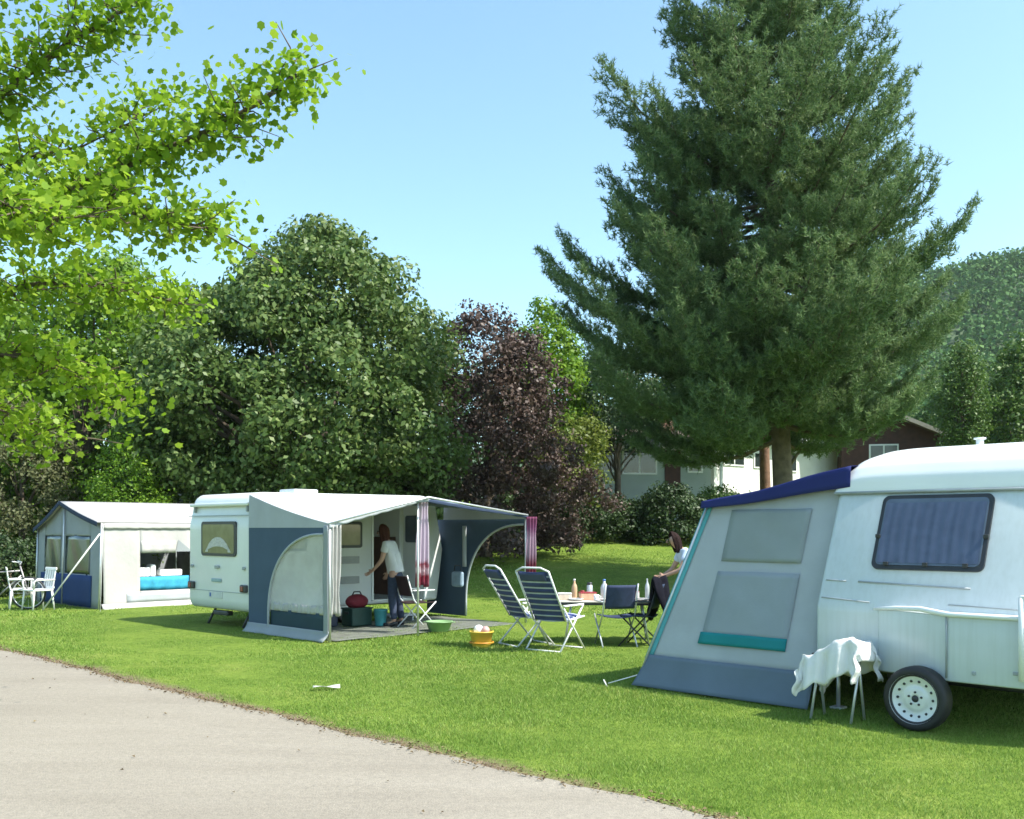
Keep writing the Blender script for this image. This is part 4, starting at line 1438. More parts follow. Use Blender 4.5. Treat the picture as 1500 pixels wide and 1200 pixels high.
b = MB(); b.grid(lambda a, c: side(WY0 + (WY1 - WY0) * a, WZ0 + .0 + .30 * c, -.05 + .012 * math.sin(a * 25)), 40, 3)
b.build('inner_curtain', mat('turquoise_cloth', (.045, .36, .56), .8, .16, 9, trans=.15), tn, solid=.004)
tb = MB()
for (y, w, h) in ((.98, .30, .20), (1.62, .52, .14), (1.2, .12, .26)): tb.box((-.28, y, .66 + h / 2), (.25, w, h), .03)
tb.box((-.35, 1.4, .63), (.5, 1.3, .03))
tbl = tb.build('kitchen_shelf', M['white'], None); tbl.location = tn.location; tbl.rotation_euler = (0, 0, RZ)
tag(tbl, 'white camp kitchen shelf with boxes inside the grey tent window', 'shelf')
# end wall towards the left: frame, clear windows, navy lower band


def endw(x, z, off=0.0):
    return Vector((x, -off - .06 * (1 - z / 2) + .01 * math.sin(x * 6), z))


b = MB()
def ez(x): return float(np.interp(x, (-3.6, -2.0, 0.05), (1.68, RG - .03, ER - .02)))
WIN = ((-3.15, -2.15), (-1.95, -.55))
cols = (-3.55, -3.15, -2.15, -1.95, -.55, .05)
for x0, x1 in zip(cols, cols[1:]):
    isw = (x0, x1) in WIN
    for z0, z1 in (((0, .72), (1.55, None)) if isw else ((0, None),)):
        b.grid(lambda a, c: endw(x0 + (x1 - x0) * a, z0 + ((z1 if z1 else ez(x0 + (x1 - x0) * a)) - z0) * c), 8, 10)
ew = b.build('end_wall', M['grey'], tn, solid=.004)
for x0, x1 in WIN:
    b = MB(); b.grid(lambda a, c: endw(x0 + (x1 - x0) * a, .70 + .87 * c, -.006 + .008 * math.sin(a * 9 + c * 4)), 10, 8)
    m_ = mat('clear_film', (.03, .045, .04), .25, .5, 2.2, coat=.3)
    b.build('window', m_, tn, solid=.003)
    b = MB(); b.grid(lambda a, c: endw(x0 - .15 + (x1 - x0 + .3) * a, .02 + .68 * c, .012), 10, 5); b.build('low_band', canvas('navy_band', (.03, .06, .17), trans=.05), tn, solid=.004)
for x in (-3.55, -2.0, .03): MB().tube([endw(x, 0, .02), endw(x, ez(x), .02)], .02, 8).build('pole', M['alu'], tn)
b = MB(); b.tube([Vector((.03, -.06, 1.6)), Vector((-.55, -1.0, .02))], .018, 6); b.build('guy_strap', mat('strap', (.62, .62, .6), .8), tn)
b = MB(); b.tube([Vector((.06, .0, 1.8)), Vector((.75, -.35, .02))], .006, 5); b.build('guy_rope', mat('strap_rope', (.55, .55, .52), .8), tn)
b = MB(); b.grid(lambda a, c: Vector((-3.55 + .02, .0 + TL * a, 1.68 * c)), 8, 6); b.grid(lambda a, c: Vector((-3.5 + 3.5 * a, TL - .1, 1.7 * c)), 8, 6)
b.build('back_wall', M['grey'], tn, solid=.004)

# caravan roof peeping over the tent
dq = place(252, 29)
dv = thing('caravan', 'distant white caravan almost hidden behind the grey tent ridge', 'caravan', dq, RZ)
MB().prism([(0, .4), (0, 1.8), (.25, 2.38), (3.4, 2.42), (3.8, 1.6), (3.7, .4)], 'x', -1.9, 0, .08, 3).build('body', M['shell'], dv)
MB().prism(rounded(.8, 1.9, 1.3, 1.85, .06), 'x', -.01, .02).build('window', M['glass'], dv)
for y in (1.9,):
    w_ = MB(); tread(w_, .3, .17, -.1, y, .3, 'x'); w_.build('wheel', M['rubber'], dv)
# ================================================================== FURNITURE AND SMALL THINGS
def gpt(u, v):
    """flat-ground point of photo pixel, rounded to the centimetre (survey)"""
    Y = F * EYE / (v - 775)
    return Vector((round((u - 750) / F * Y, 2), round(Y, 2), 0))


M['rec_back'] = stripe_mat('recliner_stripes', (.035, .05, .17), (.42, .46, .58), 'Z', .08, .26)
M['rec_seat'] = stripe_mat('recliner_seat_stripes', (.035, .05, .17), (.42, .46, .58), 'X', .085, .26)


def recliner(label, loc, rz):
    """faces local +x"""
    t = thing('recliner_chair', label, 'chair', loc, rz, 'striped reclining camp chairs')
    hw = .25
    a = Vector((-.12, 0, .42)); tp_ = Vector((-.56, 0, 1.12))
    f = Vector((.36, 0, .46))
    def sheet(p0, p1, m, nm, pad):
        n = Vector((p1.z - p0.z, 0, -(p1.x - p0.x))).normalized()
        b = MB(); b.grid(lambda s, c: p0.lerp(p1, s) + Vector((0, (c - .5) * 2 * hw, 0)) + n * (-.03 * math.sin(PI * c) + pad * abs(math.sin(s * 8 * PI)) ** .5), 64, 6)
        return b.build(nm, m, t, solid=.012)
    sheet(a, tp_, M['rec_back'], 'backrest', .012)
    sheet(a + Vector((.02, 0, .0)), f, M['rec_seat'], 'seat', .010)
    b = MB()
    for s in (-1, 1):
        y = s * (hw + .02)
        b.tube([a + Vector((-.0, y, 0)), tp_ + Vector((0, y, 0))], .014, 8)
        b.tube([a + Vector((0, y, 0)), f + Vector((0, y, 0))], .014, 8)
    b.tube([tp_ + Vector((0, -hw - .02, 0)), tp_ + Vector((-.02, -hw * .6, .05)), tp_ + Vector((-.02, hw * .6, .05)), tp_ + Vector((0, hw + .02, 0))], .014, 8)
    b.build('frame', M['white_metal'], t)
    hp = MB(); hp.box(tp_ + Vector((.02, 0, -.07)), (.05, hw * 1.7, .13), .02, ry=-.55); hp.build('headrest', mat('headrest', (.05, .065, .15), .8, .15), t)
    for s in (-1, 1):
        y = s * (hw + .035)
        b = MB()
        b.tube([(-.30, y, .0), (.30, y, .62)], .013, 8)
        b.build('leg', M['white_metal'], t)
        b = MB()
        b.tube([(.32, y * 1.04, 0), (-.22, y * 1.04, .60)], .013, 8)
        b.build('leg', M['white_metal'], t)
        MB().box((.03, y * 1.05, .635), (.50, .045, .025), .01).build('armrest', M['white'], t)
    b = MB(); b.tube([(-.30, -hw - .035, .012), (-.30, hw + .035, .012)], .012, 8); b.tube([(.32, -hw - .037, .012), (.32, hw + .037, .012)], .012, 8)
    b.build('stretcher', M['white_metal'], t)
    return t


recliner('striped blue recliner, the one nearer the awning arch and turned side-on', Vector((.20, 14.65, 0)), .5)
recliner('striped blue recliner standing right beside the table with its back to us', Vector((.60, 14.05, 0)), .95)

# ---- table
tq_ = Vector((1.42, 15.0, 0))
tb = thing('camping_table', 'long low camping table crowded with food between recliners and tent', 'table', tq_, -.08)
MB().box((0, 0, .625), (1.55, .78, .03), .012).build('tabletop', mat('table_top', (.55, .50, .44), .5, .1, 5), tb)
MB().box((0, 0, .595), (1.50, .74, .035), .006).build('apron', M['dark'], tb)
for s in (-1, 1):
    for w in (-1, 1):
        MB().tube([(s * .62, w * .32, 0), (s * .52, w * .30, .60)], .014, 8).build('leg', M['alu'], tb)
    MB().tube([(s * .60, -.31, .12), (s * .60, .31, .12)], .011, 8).build('stretcher', M['alu'], tb)


def top(x, y): return tq_ + Matrix.Rotation(-.08, 3, 'Z') @ Vector((x, y, .64))


def bottle(label, loc, h, r, m, cap, cat='bottle'):
    t = thing('bottle', label, cat, loc, 0, 'bottles on the camping table')
    MB().lathe([(r * .9, 0), (r, h * .03), (r, h * .58), (r * .85, h * .68), (r * .36, h * .82), (r * .33, h * .93), (0, h * .93)], 14).build('body', m, t)
    MB().lathe([(r * .4, h * .92), (r * .4, h), (0, h)], 12).build('cap', cap, t)
    return t


clr = mat('clear_bottle', (.60, .64, .66), .15, .1, 10, trans=.2, coat=.4)
redm = mat('red_plastic', (.30, .02, .03), .4, .15); tanm = mat('tan_label', (.52, .34, .20), .55, .15)
bottle('tan bottle standing left of middle on the crowded table', top(-.48, .08), .30, .042, tanm, M['white'])
bottle('clear white bottle in the middle of the crowded table', top(-.03, .05), .30, .055, clr, mat('blue_cap', (.08, .2, .5), .4))
bottle('slim pale bottle at the right end of the crowded table', top(.62, .12), .31, .034, clr, M['white'])


def tagmesh(o, loc, label, cat, group=None, rz=0):
    o.location = loc; o.rotation_euler = (0, 0, rz)
    return tag(o, label, cat, group)


def dish(label, loc, r, m):
    return tagmesh(MB().lathe([(0, .004), (r * .6, .004), (r, .022), (r * 1.02, .026), (r * .98, .03), (r * .58, .012), (0, .012)], 22).build('plate', m), loc, label, 'plate', 'plates on the camping table')


def carton(label, loc, d, m, lidm, rz=0):
    t = thing('food_box', label, 'box', loc, rz, 'food boxes on the camping table')
    MB().box((0, 0, d[2] / 2), d, .008).build('body', m, t)
    MB().box((0, 0, d[2] + .008), (d[0] * 1.03, d[1] * 1.03, .016), .004).build('lid', lidm, t)
    return t


pink = mat('pink_box', (.56, .33, .32), .6, .15, 12); cream = mat('cream_box', (.66, .54, .42), .6, .15, 12)
carton('cream food box on the table next to the tan bottle', top(-.62, -.18), (.20, .14, .09), cream, M['white'])
carton('orange-pink food box on the table left of the clear bottle', top(-.28, -.12), (.24, .16, .10), mat('orange_box', (.62, .34, .22), .6, .2, 16), redm, .2)
carton('white food tub on the table behind the clear bottle', top(.10, .12), (.18, .14, .13), M['white'], M['white'])
carton('pink striped box on the table right of the clear bottle', top(.22, -.14), (.24, .16, .11), pink, redm, -.1)
carton('small white carton on the table near the slim bottle', top(.44, .0), (.10, .08, .11), M['white'], pink)
dish('white plate at the front right of the crowded table', top(.52, -.22), .12, M['white'])
dish('white plate at the front left edge of the crowded table', top(-.45, -.27), .11, M['white'])
dish('pale plate between the boxes at the front of the table', top(.0, -.26), .11, mat('pale_plate', (.66, .6, .58), .4))


def jar(label, loc, r, h, m, lm):
    t = thing('jar', label, 'jar', loc, 0, 'jars on the camping table')
    MB().lathe([(r * .9, 0), (r, .01), (r, h * .8), (r * .8, h * .85), (0, h * .85)], 14).build('body', m, t)
    MB().lathe([(r * .88, h * .84), (r * .88, h), (0, h)], 14).build('lid', lm, t)


jar('small jar with red lid beside the tan bottle', top(-.36, .16), .035, .12, clr, redm)
jar('small brown jar beside the white food tub', top(.30, .10), .035, .14, mat('brown_jar', (.14, .07, .04), .3), M['white'])


bottle('short green bottle between the orange-pink and white boxes', top(.0, .24), .22, .04, mat('green_glass', (.03, .12, .05), .2), redm)
jar('tall steel flask at the back left of the crowded table', top(-.25, .26), .045, .24, M['alu'], M['dark'])
jar('squat glass jar with white lid on the front middle of the table', top(.13, -.28), .045, .09, clr, M['white'])
for (x, y, lab) in ((-.15, -.30, 'white mug at the front of the table before the orange-pink box'), (.36, -.28, 'white mug at the front of the table before the pink box'),
                    (-.66, .12, 'white mug at the far left end of the crowded table')):
    t = thing('mug', lab, 'mug', top(x, y), 0, 'mugs on the camping table')
    MB().lathe([(0, .003), (.036, 0), (.04, .01), (.042, .09), (.038, .09), (.035, .012), (0, .01)], 14).build('cup', M['white'], t)
    MB().tube([(.04, 0, .075), (.065, 0, .065), (.065, 0, .035), (.04, 0, .022)], .006, 6).build('handle', M['white'], t)

# ---- folding chairs round the table
def folding_chair(label, loc, rz, fab, frame, group=None):
    t = thing('folding_chair', label, 'chair', loc, rz, group)
    MB().grid(lambda a, c: Vector((-.22 + .44 * a, -.22 + .44 * c, .45 - .025 * math.sin(PI * c))), 10, 8).build('seat', fab, t, solid=.012)
    MB().grid(lambda a, c: Vector((-.22 - .10 * a - .03 * math.sin(PI * c), -.22 + .44 * c, .56 + .34 * a)), 8, 8).build('backrest', fab, t, solid=.012)
    for s in (-1, 1):
        y = s * .24
        MB().tube([(.26, y, 0), (-.20, y, .50), (-.33, y, .92)], .012, 8).build('leg', frame, t)
        MB().tube([(-.26, y * 1.06, 0), (.22, y * 1.06, .46)], .012, 8).build('leg', frame, t)
        MB().box((-.02, y * 1.08, .66), (.42, .04, .022), .008).build('armrest', frame, t)
    return t


fabn = mat('navy_fabric', (.03, .045, .105), .8, .2, 14)
folding_chair('navy folding chair in front of the table facing the food', Vector((1.50, 14.45, 0)), 1.75, fabn, M['alu'])
folding_chair('dark folding chair at the right end of the table under the black jacket', Vector((1.86, 14.5, 0)), 2.75, M['navy'], M['dark'])
MB_j = MB()


def jacket(a, c):
    # two flaps over a chair back, bulging and ragged at the hem
    w = .30 * (1 + .15 * math.sin(c * 5)) * (1 - .35 * abs(c - .5))
    y = (a - .5) * 2 * w
    s = (c - .5) * 2
    z = .98 - .52 * abs(s) ** 1.15 + .03 * math.sin(a * 9) - (.06 if abs(s) > .9 else 0) * math.sin(a * 14)
    return Vector((-.30 + .13 * s + .03 * math.sin(a * 12 + c * 6), y, z))


MB_j.grid(jacket, 24, 30)
jk = MB_j.build('jacket', mat('black_cloth', (.009, .009, .014), .95, .3, 10, .5, 25, spec=.05), None, solid=.03)
tagmesh(jk, Vector((1.86, 14.5, 0)), 'black jacket draped over the chair back at the tent edge', 'jacket', None, 2.75)
folding_chair('dark folding chair with pale frame inside the awning beside the pink cloth', pq(cp + 1.5, cq + 2.35), .6, mat('maroon_black', (.03, .012, .016), .8, .2), M['white_metal'])


# ---- people
def skin_mesh(name, verts, edges, radii, m, parent, root=0, sub=2):
    me = bpy.data.meshes.new(name)
    me.from_pydata([tuple(v) for v in verts], edges, [])
    o = link(name, me, m, parent)
    sk = o.modifiers.new('skin', 'SKIN'); sk.use_smooth_shade = True
    for i, d in enumerate(me.skin_vertices[0].data):
        r = radii[i]
        d.radius = r if isinstance(r, tuple) else (r, r)
        d.use_root = i == root
    ss = o.modifiers.new('sub', 'SUBSURF'); ss.levels = sub; ss.render_levels = sub
    bpy.context.view_layer.update()
    bake(o)
    for p in o.data.polygons: p.use_smooth = True
    return o


def chain(J, R, names, close=None):
    """J: dict of joints, R: dict of radii; names: list of edges as (a, b)"""
    keys = list(J)
    return [J[k] for k in keys], [(keys.index(a), keys.index(b)) for a, b in names], [R[k] for k in keys]


def person(label, loc, rz, J, shirt, trousers, hair, long_hair=True, shoes=True, sleeve=.55):
    """J: joints in metres, local, facing +x. left = +y"""
    t = thing('person', label, 'person', loc, rz)
    R = dict(pelvis=(.10, .10), waist=(.085, .085), chest=(.095, .095), neck0=.062, neck=.05, head0=(.07, .062), head=(.095, .078), crown=(.075, .065))
    E = [('pelvis', 'waist'), ('waist', 'chest'), ('chest', 'neck0'), ('neck0', 'neck'), ('neck', 'head0'), ('head0', 'head'), ('head', 'crown')]
    for s in 'lr':
        R.update({'sh' + s: .056, 'el' + s: .04, 'wr' + s: .027, 'pa' + s: (.034, .022), 'hip' + s: .092, 'kn' + s: .058, 'an' + s: .038, 'hl' + s: .04, 'to' + s: .03})
        E += [('chest', 'sh' + s), ('sh' + s, 'el' + s), ('el' + s, 'wr' + s), ('wr' + s, 'pa' + s), ('pelvis', 'hip' + s), ('hip' + s, 'kn' + s), ('kn' + s, 'an' + s),
              ('an' + s, 'to' + s)]
        R.pop('hl' + s)
    # fingers: four unequal bent chains and a thumb off the side of the palm
    J = dict(J)
    for s in 'lr':
        d = (J['pa' + s] - J['wr' + s]).normalized()
        sidev = J['thumb_' + s].normalized()
        sidev = (sidev - d * sidev.dot(d)).normalized()
        nrm = d.cross(sidev).normalized()
        base = J['pa' + s]
        for i, ln in enumerate((.07, .08, .075, .058)):
            o = sidev * (.024 - .016 * i)
            k1, k2, k3 = f'f{s}{i}a', f'f{s}{i}b', f'f{s}{i}c'
            J[k1] = base + o + d * .03
            J[k2] = base + o * 1.15 + d * (.03 + ln * .5) + nrm * (.012 if s == 'r' else -.012)
            J[k3] = base + o * 1.2 + d * (.03 + ln * .9) + nrm * (.035 if s == 'r' else -.035)
            R[k1], R[k2], R[k3] = .0095, .0085, .007
            E += [('pa' + s, k1), (k1, k2), (k2, k3)]
        k1, k2 = f't{s}a', f't{s}b'
        J[k1] = J['wr' + s].lerp(base, .6) + sidev * .038
        J[k2] = J[k1] + sidev * .02 + d * .04
        R[k1], R[k2] = .011, .009
        E += [('pa' + s, k1), (k1, k2)]
    JJ = {k: v for k, v in J.items() if not k.startswith('thumb_')}
    body = skin_mesh('body', *chain(JJ, R, E), M['skin'], t)
    # face: nose, ears, brows and mouth joined into the same surface mesh
    hd = J['head']; fx = J['face'].normalized() if 'face' in J else Vector((1, 0, 0))
    up = (J['crown'] - J['head0']).normalized(); sd = up.cross(fx).normalized()
    eye = MB()
    for s in (-1, 1): eye.ball(hd + fx * .088 + sd * s * .031 + up * .005, .012, 8, 6)
    eye.build('eyes', M['dark'], t)
    nb = MB(); nb.tube([hd + fx * .088 + up * .01, hd + fx * .115 - up * .03, hd + fx * .09 - up * .038], [.008, .014, .009], 6)
    for s in (-1, 1): nb.ball(hd + sd * s * .083 - up * .01 - fx * .005, (.02, .012, .03), 8, 6)
    nb.build('nose_and_ears', M['skin'], t)
    mo = MB(); mo.tube([hd + fx * .088 - up * .062 - sd * .022, hd + fx * .096 - up * .064, hd + fx * .088 - up * .062 + sd * .022], [.004, .007, .004], 6)
    mo.build('mouth', mat('lips', (.33, .12, .1), .5), t)
    # hair: a cap round the back of the skull, falling to the neck
    hb__ = MB()
    def hairfn(a, c):
        th = (a - .5) * 2 * PI * .60 + PI
        ph = c * PI * (.78 if long_hair else .58)
        r = Vector((.108, .094, .112))
        d_ = fx * math.cos(th) * math.sin(ph) * r.x + sd * math.sin(th) * math.sin(ph) * r.y + up * math.cos(ph) * r.z
        drop = max(0, c - .62) * (.34 if long_hair else 0)
        return hd + up * .02 + d_ * (1 + .05 * math.sin(a * 40) * c) - up * drop
    hb__.grid(hairfn, 40, 16)
    hb__.build('hair', hair, t, solid=.018)
    # clothes follow the body: same joints, larger radii, ending at cuffs, waist and hems
    Rs = dict(hem=(.158, .158), waist=(.152, .155), chest=(.162, .172), neck0=.082)
    Js = {k: J[k] for k in ('waist', 'chest', 'neck0')}
    Js['hem'] = J['pelvis'].lerp(J['waist'], -.15)
    Es = [('waist', 'hem'), ('waist', 'chest'), ('chest', 'neck0')]
    for s in 'lr':
        Js['sh' + s] = J['sh' + s]; Js['sl' + s] = J['sh' + s].lerp(J['el' + s], sleeve)
        Rs['sh' + s] = .082; Rs['sl' + s] = .068
        Es += [('chest', 'sh' + s), ('sh' + s, 'sl' + s)]
    skin_mesh('shirt', *chain(Js, Rs, Es), shirt, t)
    Jt = {'pelvis': J['pelvis'], 'top': J['pelvis'].lerp(J['waist'], .45)}
    Rt = {'pelvis': (.15, .15), 'top': (.142, .142)}
    Et = [('pelvis', 'top')]
    for s in 'lr':
        Jt['hip' + s] = J['hip' + s]; Jt['kn' + s] = J['kn' + s]; Jt['an' + s] = J['kn' + s].lerp(J['an' + s], .95)
        Rt['hip' + s] = .114; Rt['kn' + s] = .078; Rt['an' + s] = .062
        Et += [('pelvis', 'hip' + s), ('hip' + s, 'kn' + s), ('kn' + s, 'an' + s)]
    skin_mesh('trousers', *chain(Jt, Rt, Et), trousers, t)
    if shoes:
        for s in 'lr':
            a_, b_ = J['an' + s], J['to' + s]
            d = Vector((b_.x - a_.x, b_.y - a_.y, 0)).normalized()
            b = MB(); b.tube([a_ - d * .05 + Vector((0, 0, -.035)), a_ + Vector((0, 0, -.03)), a_.lerp(b_, .6) + Vector((0, 0, -.03)), b_ + d * .05 + Vector((0, 0, -.002))], [.036, .046, .044, .03], 10)
            b.build('shoe', M['dark'], t)
    return t


V = Vector
J1 = dict(pelvis=V((0, 0, .94)), waist=V((.02, 0, 1.08)), chest=V((.09, 0, 1.30)), neck0=V((.15, 0, 1.45)), neck=V((.18, 0, 1.50)), head0=V((.21, 0, 1.56)), head=V((.235, 0, 1.63)), crown=V((.23, 0, 1.70)),
          shl=V((.11, .17, 1.40)), ell=V((.17, .23, 1.14)), wrl=V((.34, .20, .97)), pal=V((.40, .19, .93)),
          shr=V((.11, -.17, 1.40)), elr=V((.13, -.23, 1.13)), wrr=V((.24, -.23, .93)), par=V((.27, -.23, .865)),
          hipl=V((0, .095, .88)), knl=V((.03, .10, .48)), anl=V((-.02, .11, .085)), tol=V((.12, .13, .035)),
          hipr=V((0, -.095, .88)), knr=V((.0, -.11, .48)), anr=V((-.06, -.12, .085)), tor=V((.08, -.14, .035)),
          thumb_l=V((.2, -.3, 1)), thumb_r=V((.2, .3, 1)))
person('person in white top and dark jeans standing at the open caravan door', pq(cp + 1.12, cq + 2.18, .02), math.radians(165), J1, M['shirt'], M['jeans'], M['hair_br'])
J2 = dict(J1)
J2.update(chest=V((.14, 0, 1.26)), neck0=V((.23, 0, 1.38)), neck=V((.27, 0, 1.42)), head0=V((.31, 0, 1.47)), head=V((.345, 0, 1.53)), crown=V((.35, 0, 1.60)),
          shl=V((.18, .17, 1.33)), ell=V((.30, .24, 1.09)), wrl=V((.50, .10, 1.0)), pal=V((.56, .07, .985)),
          shr=V((.18, -.17, 1.33)), elr=V((.30, -.23, 1.08)), wrr=V((.46, -.14, 1.0)), par=V((.52, -.12, .98)))
person('person in pale blue top leaning over the table, half hidden by the tent edge', Vector((2.78, 15.05, 0)), math.radians(186), J2, M['shirt_bl'], mat('black_trousers', (.012, .012, .017), .95, .2, 20, spec=.08), M['hair_dk'])

# ---- things under the canopy
def ca_pt(x, y, z=.022): return pq(cp + x, cq + y, z)


bg = thing('bag', 'dark red round-topped bag on the green crate under the canopy', 'bag', ca_pt(.62, 1.72, .34), RZ + PI / 2)
MB().ball((0, 0, .10), (.22, .15, .13), 18, 12).build('body', mat('red_bag', (.17, .012, .025), .75, .2, 10, .4, 20), bg)
MB().tube([(-.1, 0, .21), (-.06, 0, .27), (.06, 0, .27), (.1, 0, .21)], .012, 6).build('handle', M['dark'], bg)
cr = thing('crate', 'dark green plastic crate under the red bag', 'crate', ca_pt(.62, 1.72), RZ + PI / 2)
grn = mat('green_plastic', (.018, .06, .05), .5, .15)
MB().box((0, 0, .16), (.42, .32, .31), .02).build('body', grn, cr)
MB().box((0, 0, .305), (.45, .35, .025), .008).build('rim', grn, cr)
for s in (-1, 1): MB().box((s * .215, 0, .23), (.015, .12, .04), .005).build('handle', M['dark'], cr)
tealm = mat('teal_plastic', (.07, .34, .38), .45, .1)
bk = thing('bucket', 'teal bucket standing beside the dark green crate', 'bucket', ca_pt(.95, 1.98), 0)
MB().lathe([(0, .004), (.085, .0), (.092, .02), (.115, .27), (.125, .275), (.125, .29), (.108, .29), (.085, .02), (0, .02)], 22).build('body', tealm, bk)
MB().tube([(.12 * math.cos(a), .02, .28 - .09 * math.sin(a)) for a in np.linspace(0, PI, 12)], .005, 6).build('handle', M['alu'], bk)
bottle('small brown bottle on the ground sheet beside the teal bucket', ca_pt(1.05, 2.2), .22, .04, mat('brown_bottle', (.17, .07, .02), .3), redm)['group'] = ''
ba = thing('basin', 'pale green washing-up basin on the ground below the pink cloth', 'basin', ca_pt(2.30, 2.15, .015), 0)
MB().lathe([(0, .004), (.15, 0), (.165, .012), (.215, .15), (.23, .155), (.23, .168), (.205, .165), (.155, .02), (0, .018)], 26).build('body', mat('pale_green', (.20, .34, .16), .5, .1), ba)
for s in (-1, 1): MB().tube([(s * .22, -.05, .155), (s * .26, 0, .15), (s * .22, .05, .155)], .008, 6).build('handle', mat('pale_green_handle', (.18, .3, .14), .5), ba)
pk = thing('bag', 'pale blue bag hanging on the far slate awning wall', 'bag', ca_pt(.55, Y2 - .12, .62), RZ)
MB().box((0, 0, .12), (.30, .10, .30), .05, 3).build('body', mat('pale_blue_bag', (.26, .35, .45), .7, .15, 8), pk)
MB().tube([(-.1, 0, .26), (-.08, 0, .38), (.08, 0, .38), (.1, 0, .26)], .01, 6).build('strap', M['dark'], pk)
cbx = thing('cool_box', 'dark cool box standing against the caravan under the canopy window', 'box', ca_pt(.45, 1.15), RZ + PI / 2)
dkb = mat('dark_blue_plastic', (.02, .03, .06), .5, .15)
MB().box((0, 0, .14), (.4, .28, .27), .025).build('body', dkb, cbx); MB().box((0, 0, .295), (.42, .30, .05), .015).build('lid', M['trim'], cbx)

# ---- yellow tub on the grass
yb = thing('toy_bucket', 'yellow plastic tub with toys on the grass before the recliners', 'bucket', gpt(705, 948), .3)
yel = mat('yellow_plastic', (.72, .50, .07), .4, .08)
MB().lathe([(0, .004), (.12, 0), (.13, .015), (.165, .21), (.18, .215), (.18, .232), (.158, .23), (.12, .02), (0, .02)], 26).build('body', yel, yb)
MB().tube([(.17 * math.cos(a), .17 * math.sin(a), .07) for a in np.linspace(0, 2 * PI, 25)[:-1]], .012, 6, closed=True).build('band', mat('orange_band', (.62, .27, .03), .45), yb)
for (x, y, r, m_, lab) in ((-.04, .02, .075, M['white'], 'white ball lying in the yellow tub'), (.06, -.03, .06, pink, 'pink ball lying in the yellow tub')):
    o = MB().ball((0, 0, 0), r, 14, 10).build('toy_ball', m_); tagmesh(o, yb.location + Vector((x, y, .245)), lab, 'ball')

# ---- paper scrap on the lawn
sp_ = MB().grid(lambda a, c: Vector((-.14 + .28 * a, -.05 + .10 * c, .045 + .012 * math.sin(a * 5 + c * 3))), 8, 4).build('paper_scrap', mat('paper', (.55, .56, .50), .8), None, solid=.003)
tagmesh(sp_, gpt(478, 1012), 'pale scrap of paper lying on the open lawn', 'paper', None, .2)


# ---- white garden chairs and a bicycle at the left edge
def garden_chair(label, loc, rz):
    t = thing('garden_chair', label, 'chair', loc, rz, 'white plastic garden chairs')
    MB().box((0, 0, .42), (.44, .44, .035), .015).build('seat', M['white'], t)
    b = MB()
    for y in (-.17, -.085, 0, .085, .17): b.box((-.25, y, .64), (.022, .05, .42), .008, ry=-.16)
    b.box((-.285, 0, .86), (.03, .44, .06), .012, ry=-.16); b.box((-.222, 0, .47), (.03, .44, .05), .01)
    b.build('backrest', M['white'], t)
    for sx in (-1, 1):
        for sy in (-1, 1):
            MB().tube([(sx * .23, sy * .22, 0), (sx * .19, sy * .19, .42)], [.016, .024], 8).build('leg', M['white'], t)
    for sy in (-1, 1):
        MB().tube([(-.24, sy * .22, .63), (.16, sy * .24, .64), (.21, sy * .23, .60), (.20, sy * .20, .43)], .018, 8).build('armrest', M['white'], t)
    return t


garden_chair('white plastic garden chair nearest the tent\'s navy end band', Vector((-9.95, 20.9, 0)), -2.2)
garden_chair('white plastic garden chair between the other chair and the bicycle', Vector((-10.45, 21.2, 0)), .5)
bc = thing('bicycle', 'silver-grey bicycle leaning at the left edge beside the white garden chairs', 'bicycle', Vector((-10.72, 20.9, 0)), .25)
for x in (-.52, .52):
    w_ = MB().tube([(x + .33 * math.cos(a), 0, .345 + .33 * math.sin(a)) for a in np.linspace(0, 2 * PI, 33)[:-1]], .02, 8, closed=True).build('wheel', M['rubber'], bc)
    b = MB()
    b.tube([(x + .305 * math.cos(a), 0, .345 + .305 * math.sin(a)) for a in np.linspace(0, 2 * PI, 33)[:-1]], .011, 6, closed=True)
    for k in range(16):
        a = 2 * PI * k / 16; b.tube([(x, 0, .345), (x + .3 * math.cos(a), 0, .345 + .3 * math.sin(a))], .0025, 4, caps=False)
    b.build('rim', M['alu'], w_)
fr = mat('bike_frame', (.36, .33, .34), .4, .1, metal=.4)
b = MB()
for a_, c_ in (((-.52, 0, .345), (-.05, 0, .30)), ((-.05, 0, .30), (-.18, 0, .82)), ((-.18, 0, .78), (.36, 0, .82)), ((-.05, 0, .30), (.38, 0, .72)), ((.36, 0, .92), (.52, 0, .345)), ((-.52, 0, .345), (-.17, 0, .74))):
    b.tube([a_, c_], .016, 8)
b.build('frame', fr, bc)
MB().tube([(.26, -.26, 1.02), (.36, -.12, 1.0), (.355, 0, .94), (.36, .12, 1.0), (.26, .26, 1.02)], .012, 8).build('handlebar', M['alu'], bc)
MB().ball((-.2, 0, .9), (.13, .07, .04), 12, 8).build('saddle', M['rubber'], bc)
MB().tube([(-.12, -.08, .22), (-.05, -.06, .30), (-.05, .06, .30), (.02, .08, .38)], .012, 6).build('pedals', M['dark'], bc)

# ================================================================== HOUSES
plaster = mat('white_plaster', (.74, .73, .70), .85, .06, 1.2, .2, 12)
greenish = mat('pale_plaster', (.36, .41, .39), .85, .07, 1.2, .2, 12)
tiles = mat('roof_tiles', (.11, .075, .06), .85, .25, 6, .6, 16)
brownw = mat('brown_boards', (.07, .028, .022), .75, .25, 3, .4, 18)
M['hglass'] = mat('house_glass', (.03, .04, .04), .08, .3, 2, coat=.6)


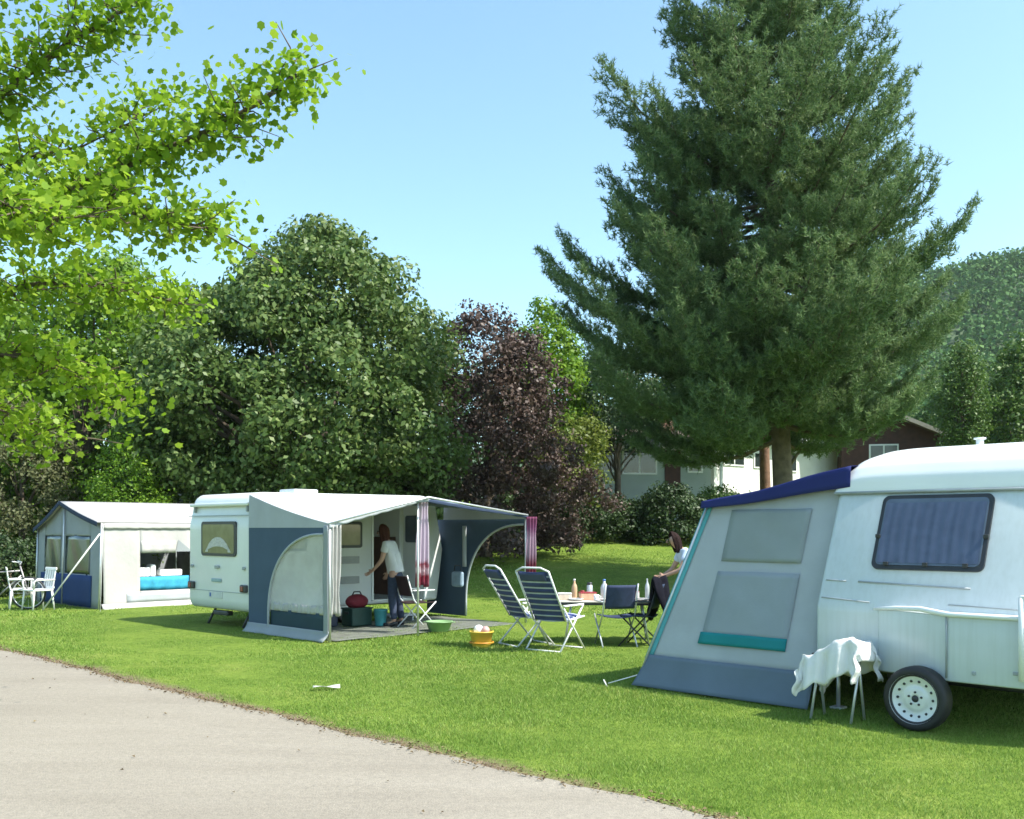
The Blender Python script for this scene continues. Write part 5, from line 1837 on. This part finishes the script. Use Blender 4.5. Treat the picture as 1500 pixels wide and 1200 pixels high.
def house_window(par, x0, x1, z0, z1, y=0.0, bars=2):
    w_ = MB().box(((x0 + x1) / 2, y - .02, (z0 + z1) / 2), (x1 - x0, .06, z1 - z0), .01).build('window', M['white'], par)
    wd = (x1 - x0 - .08 * (bars + 1)) / bars
    for k in range(bars):
        c = x0 + .08 + wd / 2 + k * (wd + .08)
        MB().box((c, y - .053, (z0 + z1) / 2), (wd, .012, z1 - z0 - .16)).build('pane', M['hglass'], w_)


# bungalow shaded by the added tree behind the pine: wall towards us, local x to the right
hY = 45.0
h1 = img(872, 700, hY); h1.z = gh(h1.x, hY) + .1
bu = thing('bungalow', 'pale bungalow with overhanging dark roof in the shade behind the pine', 'house', h1, math.radians(10))
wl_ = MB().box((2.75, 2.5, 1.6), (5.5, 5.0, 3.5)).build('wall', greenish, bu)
house_window(bu, .25, .95, 2.15, 3.2, 0, 1); house_window(bu, 1.25, 2.9, 2.05, 3.2, 0, 2); house_window(bu, 4.35, 5.1, 2.15, 3.2, 0, 1)
dr_ = MB().box((3.65, -.02, 1.75), (.75, .06, 2.9), .01).build('door', brownw, bu)
MB().ball((3.4, -.07, 1.6), .04, 8, 6).build('handle', M['alu'], dr_)
b = MB(); b.prism([(-.9, 3.12), (-.9, 3.30), (2.5, 4.35), (5.9, 3.30), (5.9, 3.12), (2.5, 4.1)], 'x', -.8, 6.2); rf_ = b.build('roof', tiles, bu)
MB().box((2.7, -.92, 3.2), (7.0, .05, .2), .01).build('fascia', mat('fascia_board', (.42, .37, .31), .7, .15), rf_)
MB().box((4.2, 2.6, 4.55), (.6, .5, .9), .02).build('chimney', mat('chimney_brick', (.25, .14, .1), .9, .2, 12), rf_)
for x in (-.3, 5.7): MB().box((x, -.75, 1.55), (.12, .12, 3.2)).build('post', M['white'], bu)

# white house facing the sun
h2 = img(1046, 700, 46.5); h2.z = gh(h2.x, 46.5) - .1
wh_ = thing('white_house', 'bright white flat-fronted house behind the blue tent roof', 'house', h2, math.radians(36))
MB().box((4.9, 2.5, 1.85), (9.8, 5.0, 4.0)).build('wall', plaster, wh_)
house_window(wh_, .62, 2.1, 2.55, 3.45, 0, 2); house_window(wh_, 2.75, 3.25, 2.5, 3.3, 0, 1); house_window(wh_, 4.6, 6.0, 2.4, 3.4, 0, 2)
b = MB(); b.box((4.9, 2.4, 3.93), (10.4, 5.8, .16), .02); rf_ = b.build('roof', mat('flat_roof', (.58, .57, .54), .8, .1), wh_)
MB().box((4.9, -.54, 3.93), (10.42, .06, .22), .01).build('fascia', M['white'], rf_)

# brown gabled chalet
h3 = img(1236, 700, 50); h3.z = gh(h3.x, 50)
ch = thing('chalet', 'dark brown chalet with a pale-edged gable roof right of the pine', 'house', h3, math.radians(-12))
MB().box((2.2, 3, 1.7), (4.6, 6, 3.6)).build('wall', brownw, ch)
b = MB()
b.poly([(-.05, -.0, 3.5), (4.5, 0, 3.5), (4.5, 0, 3.6), (.1, 0, 5.5), (-.05, 0, 5.5)], Vector((0, 5.8, 0))); b.build('gable', brownw, ch)
b = MB(); b.prism([(-3.2, 4.1), (0, 5.62), (4.9, 3.42), (4.9, 3.58), (0, 5.80), (-3.2, 4.26)], 'y', -.6, 6.4); rf_ = b.build('roof', tiles, ch)
b = MB(); b.prism([(-3.2, 4.08), (0, 5.60), (4.9, 3.40), (4.9, 3.6), (0, 5.82), (-3.2, 4.28)], 'y', -.66, -.602); b.build('barge_board', mat('barge', (.42, .36, .30), .7, .1), rf_)
house_window(ch, 1.2, 2.6, 2.2, 3.2, 0, 2)
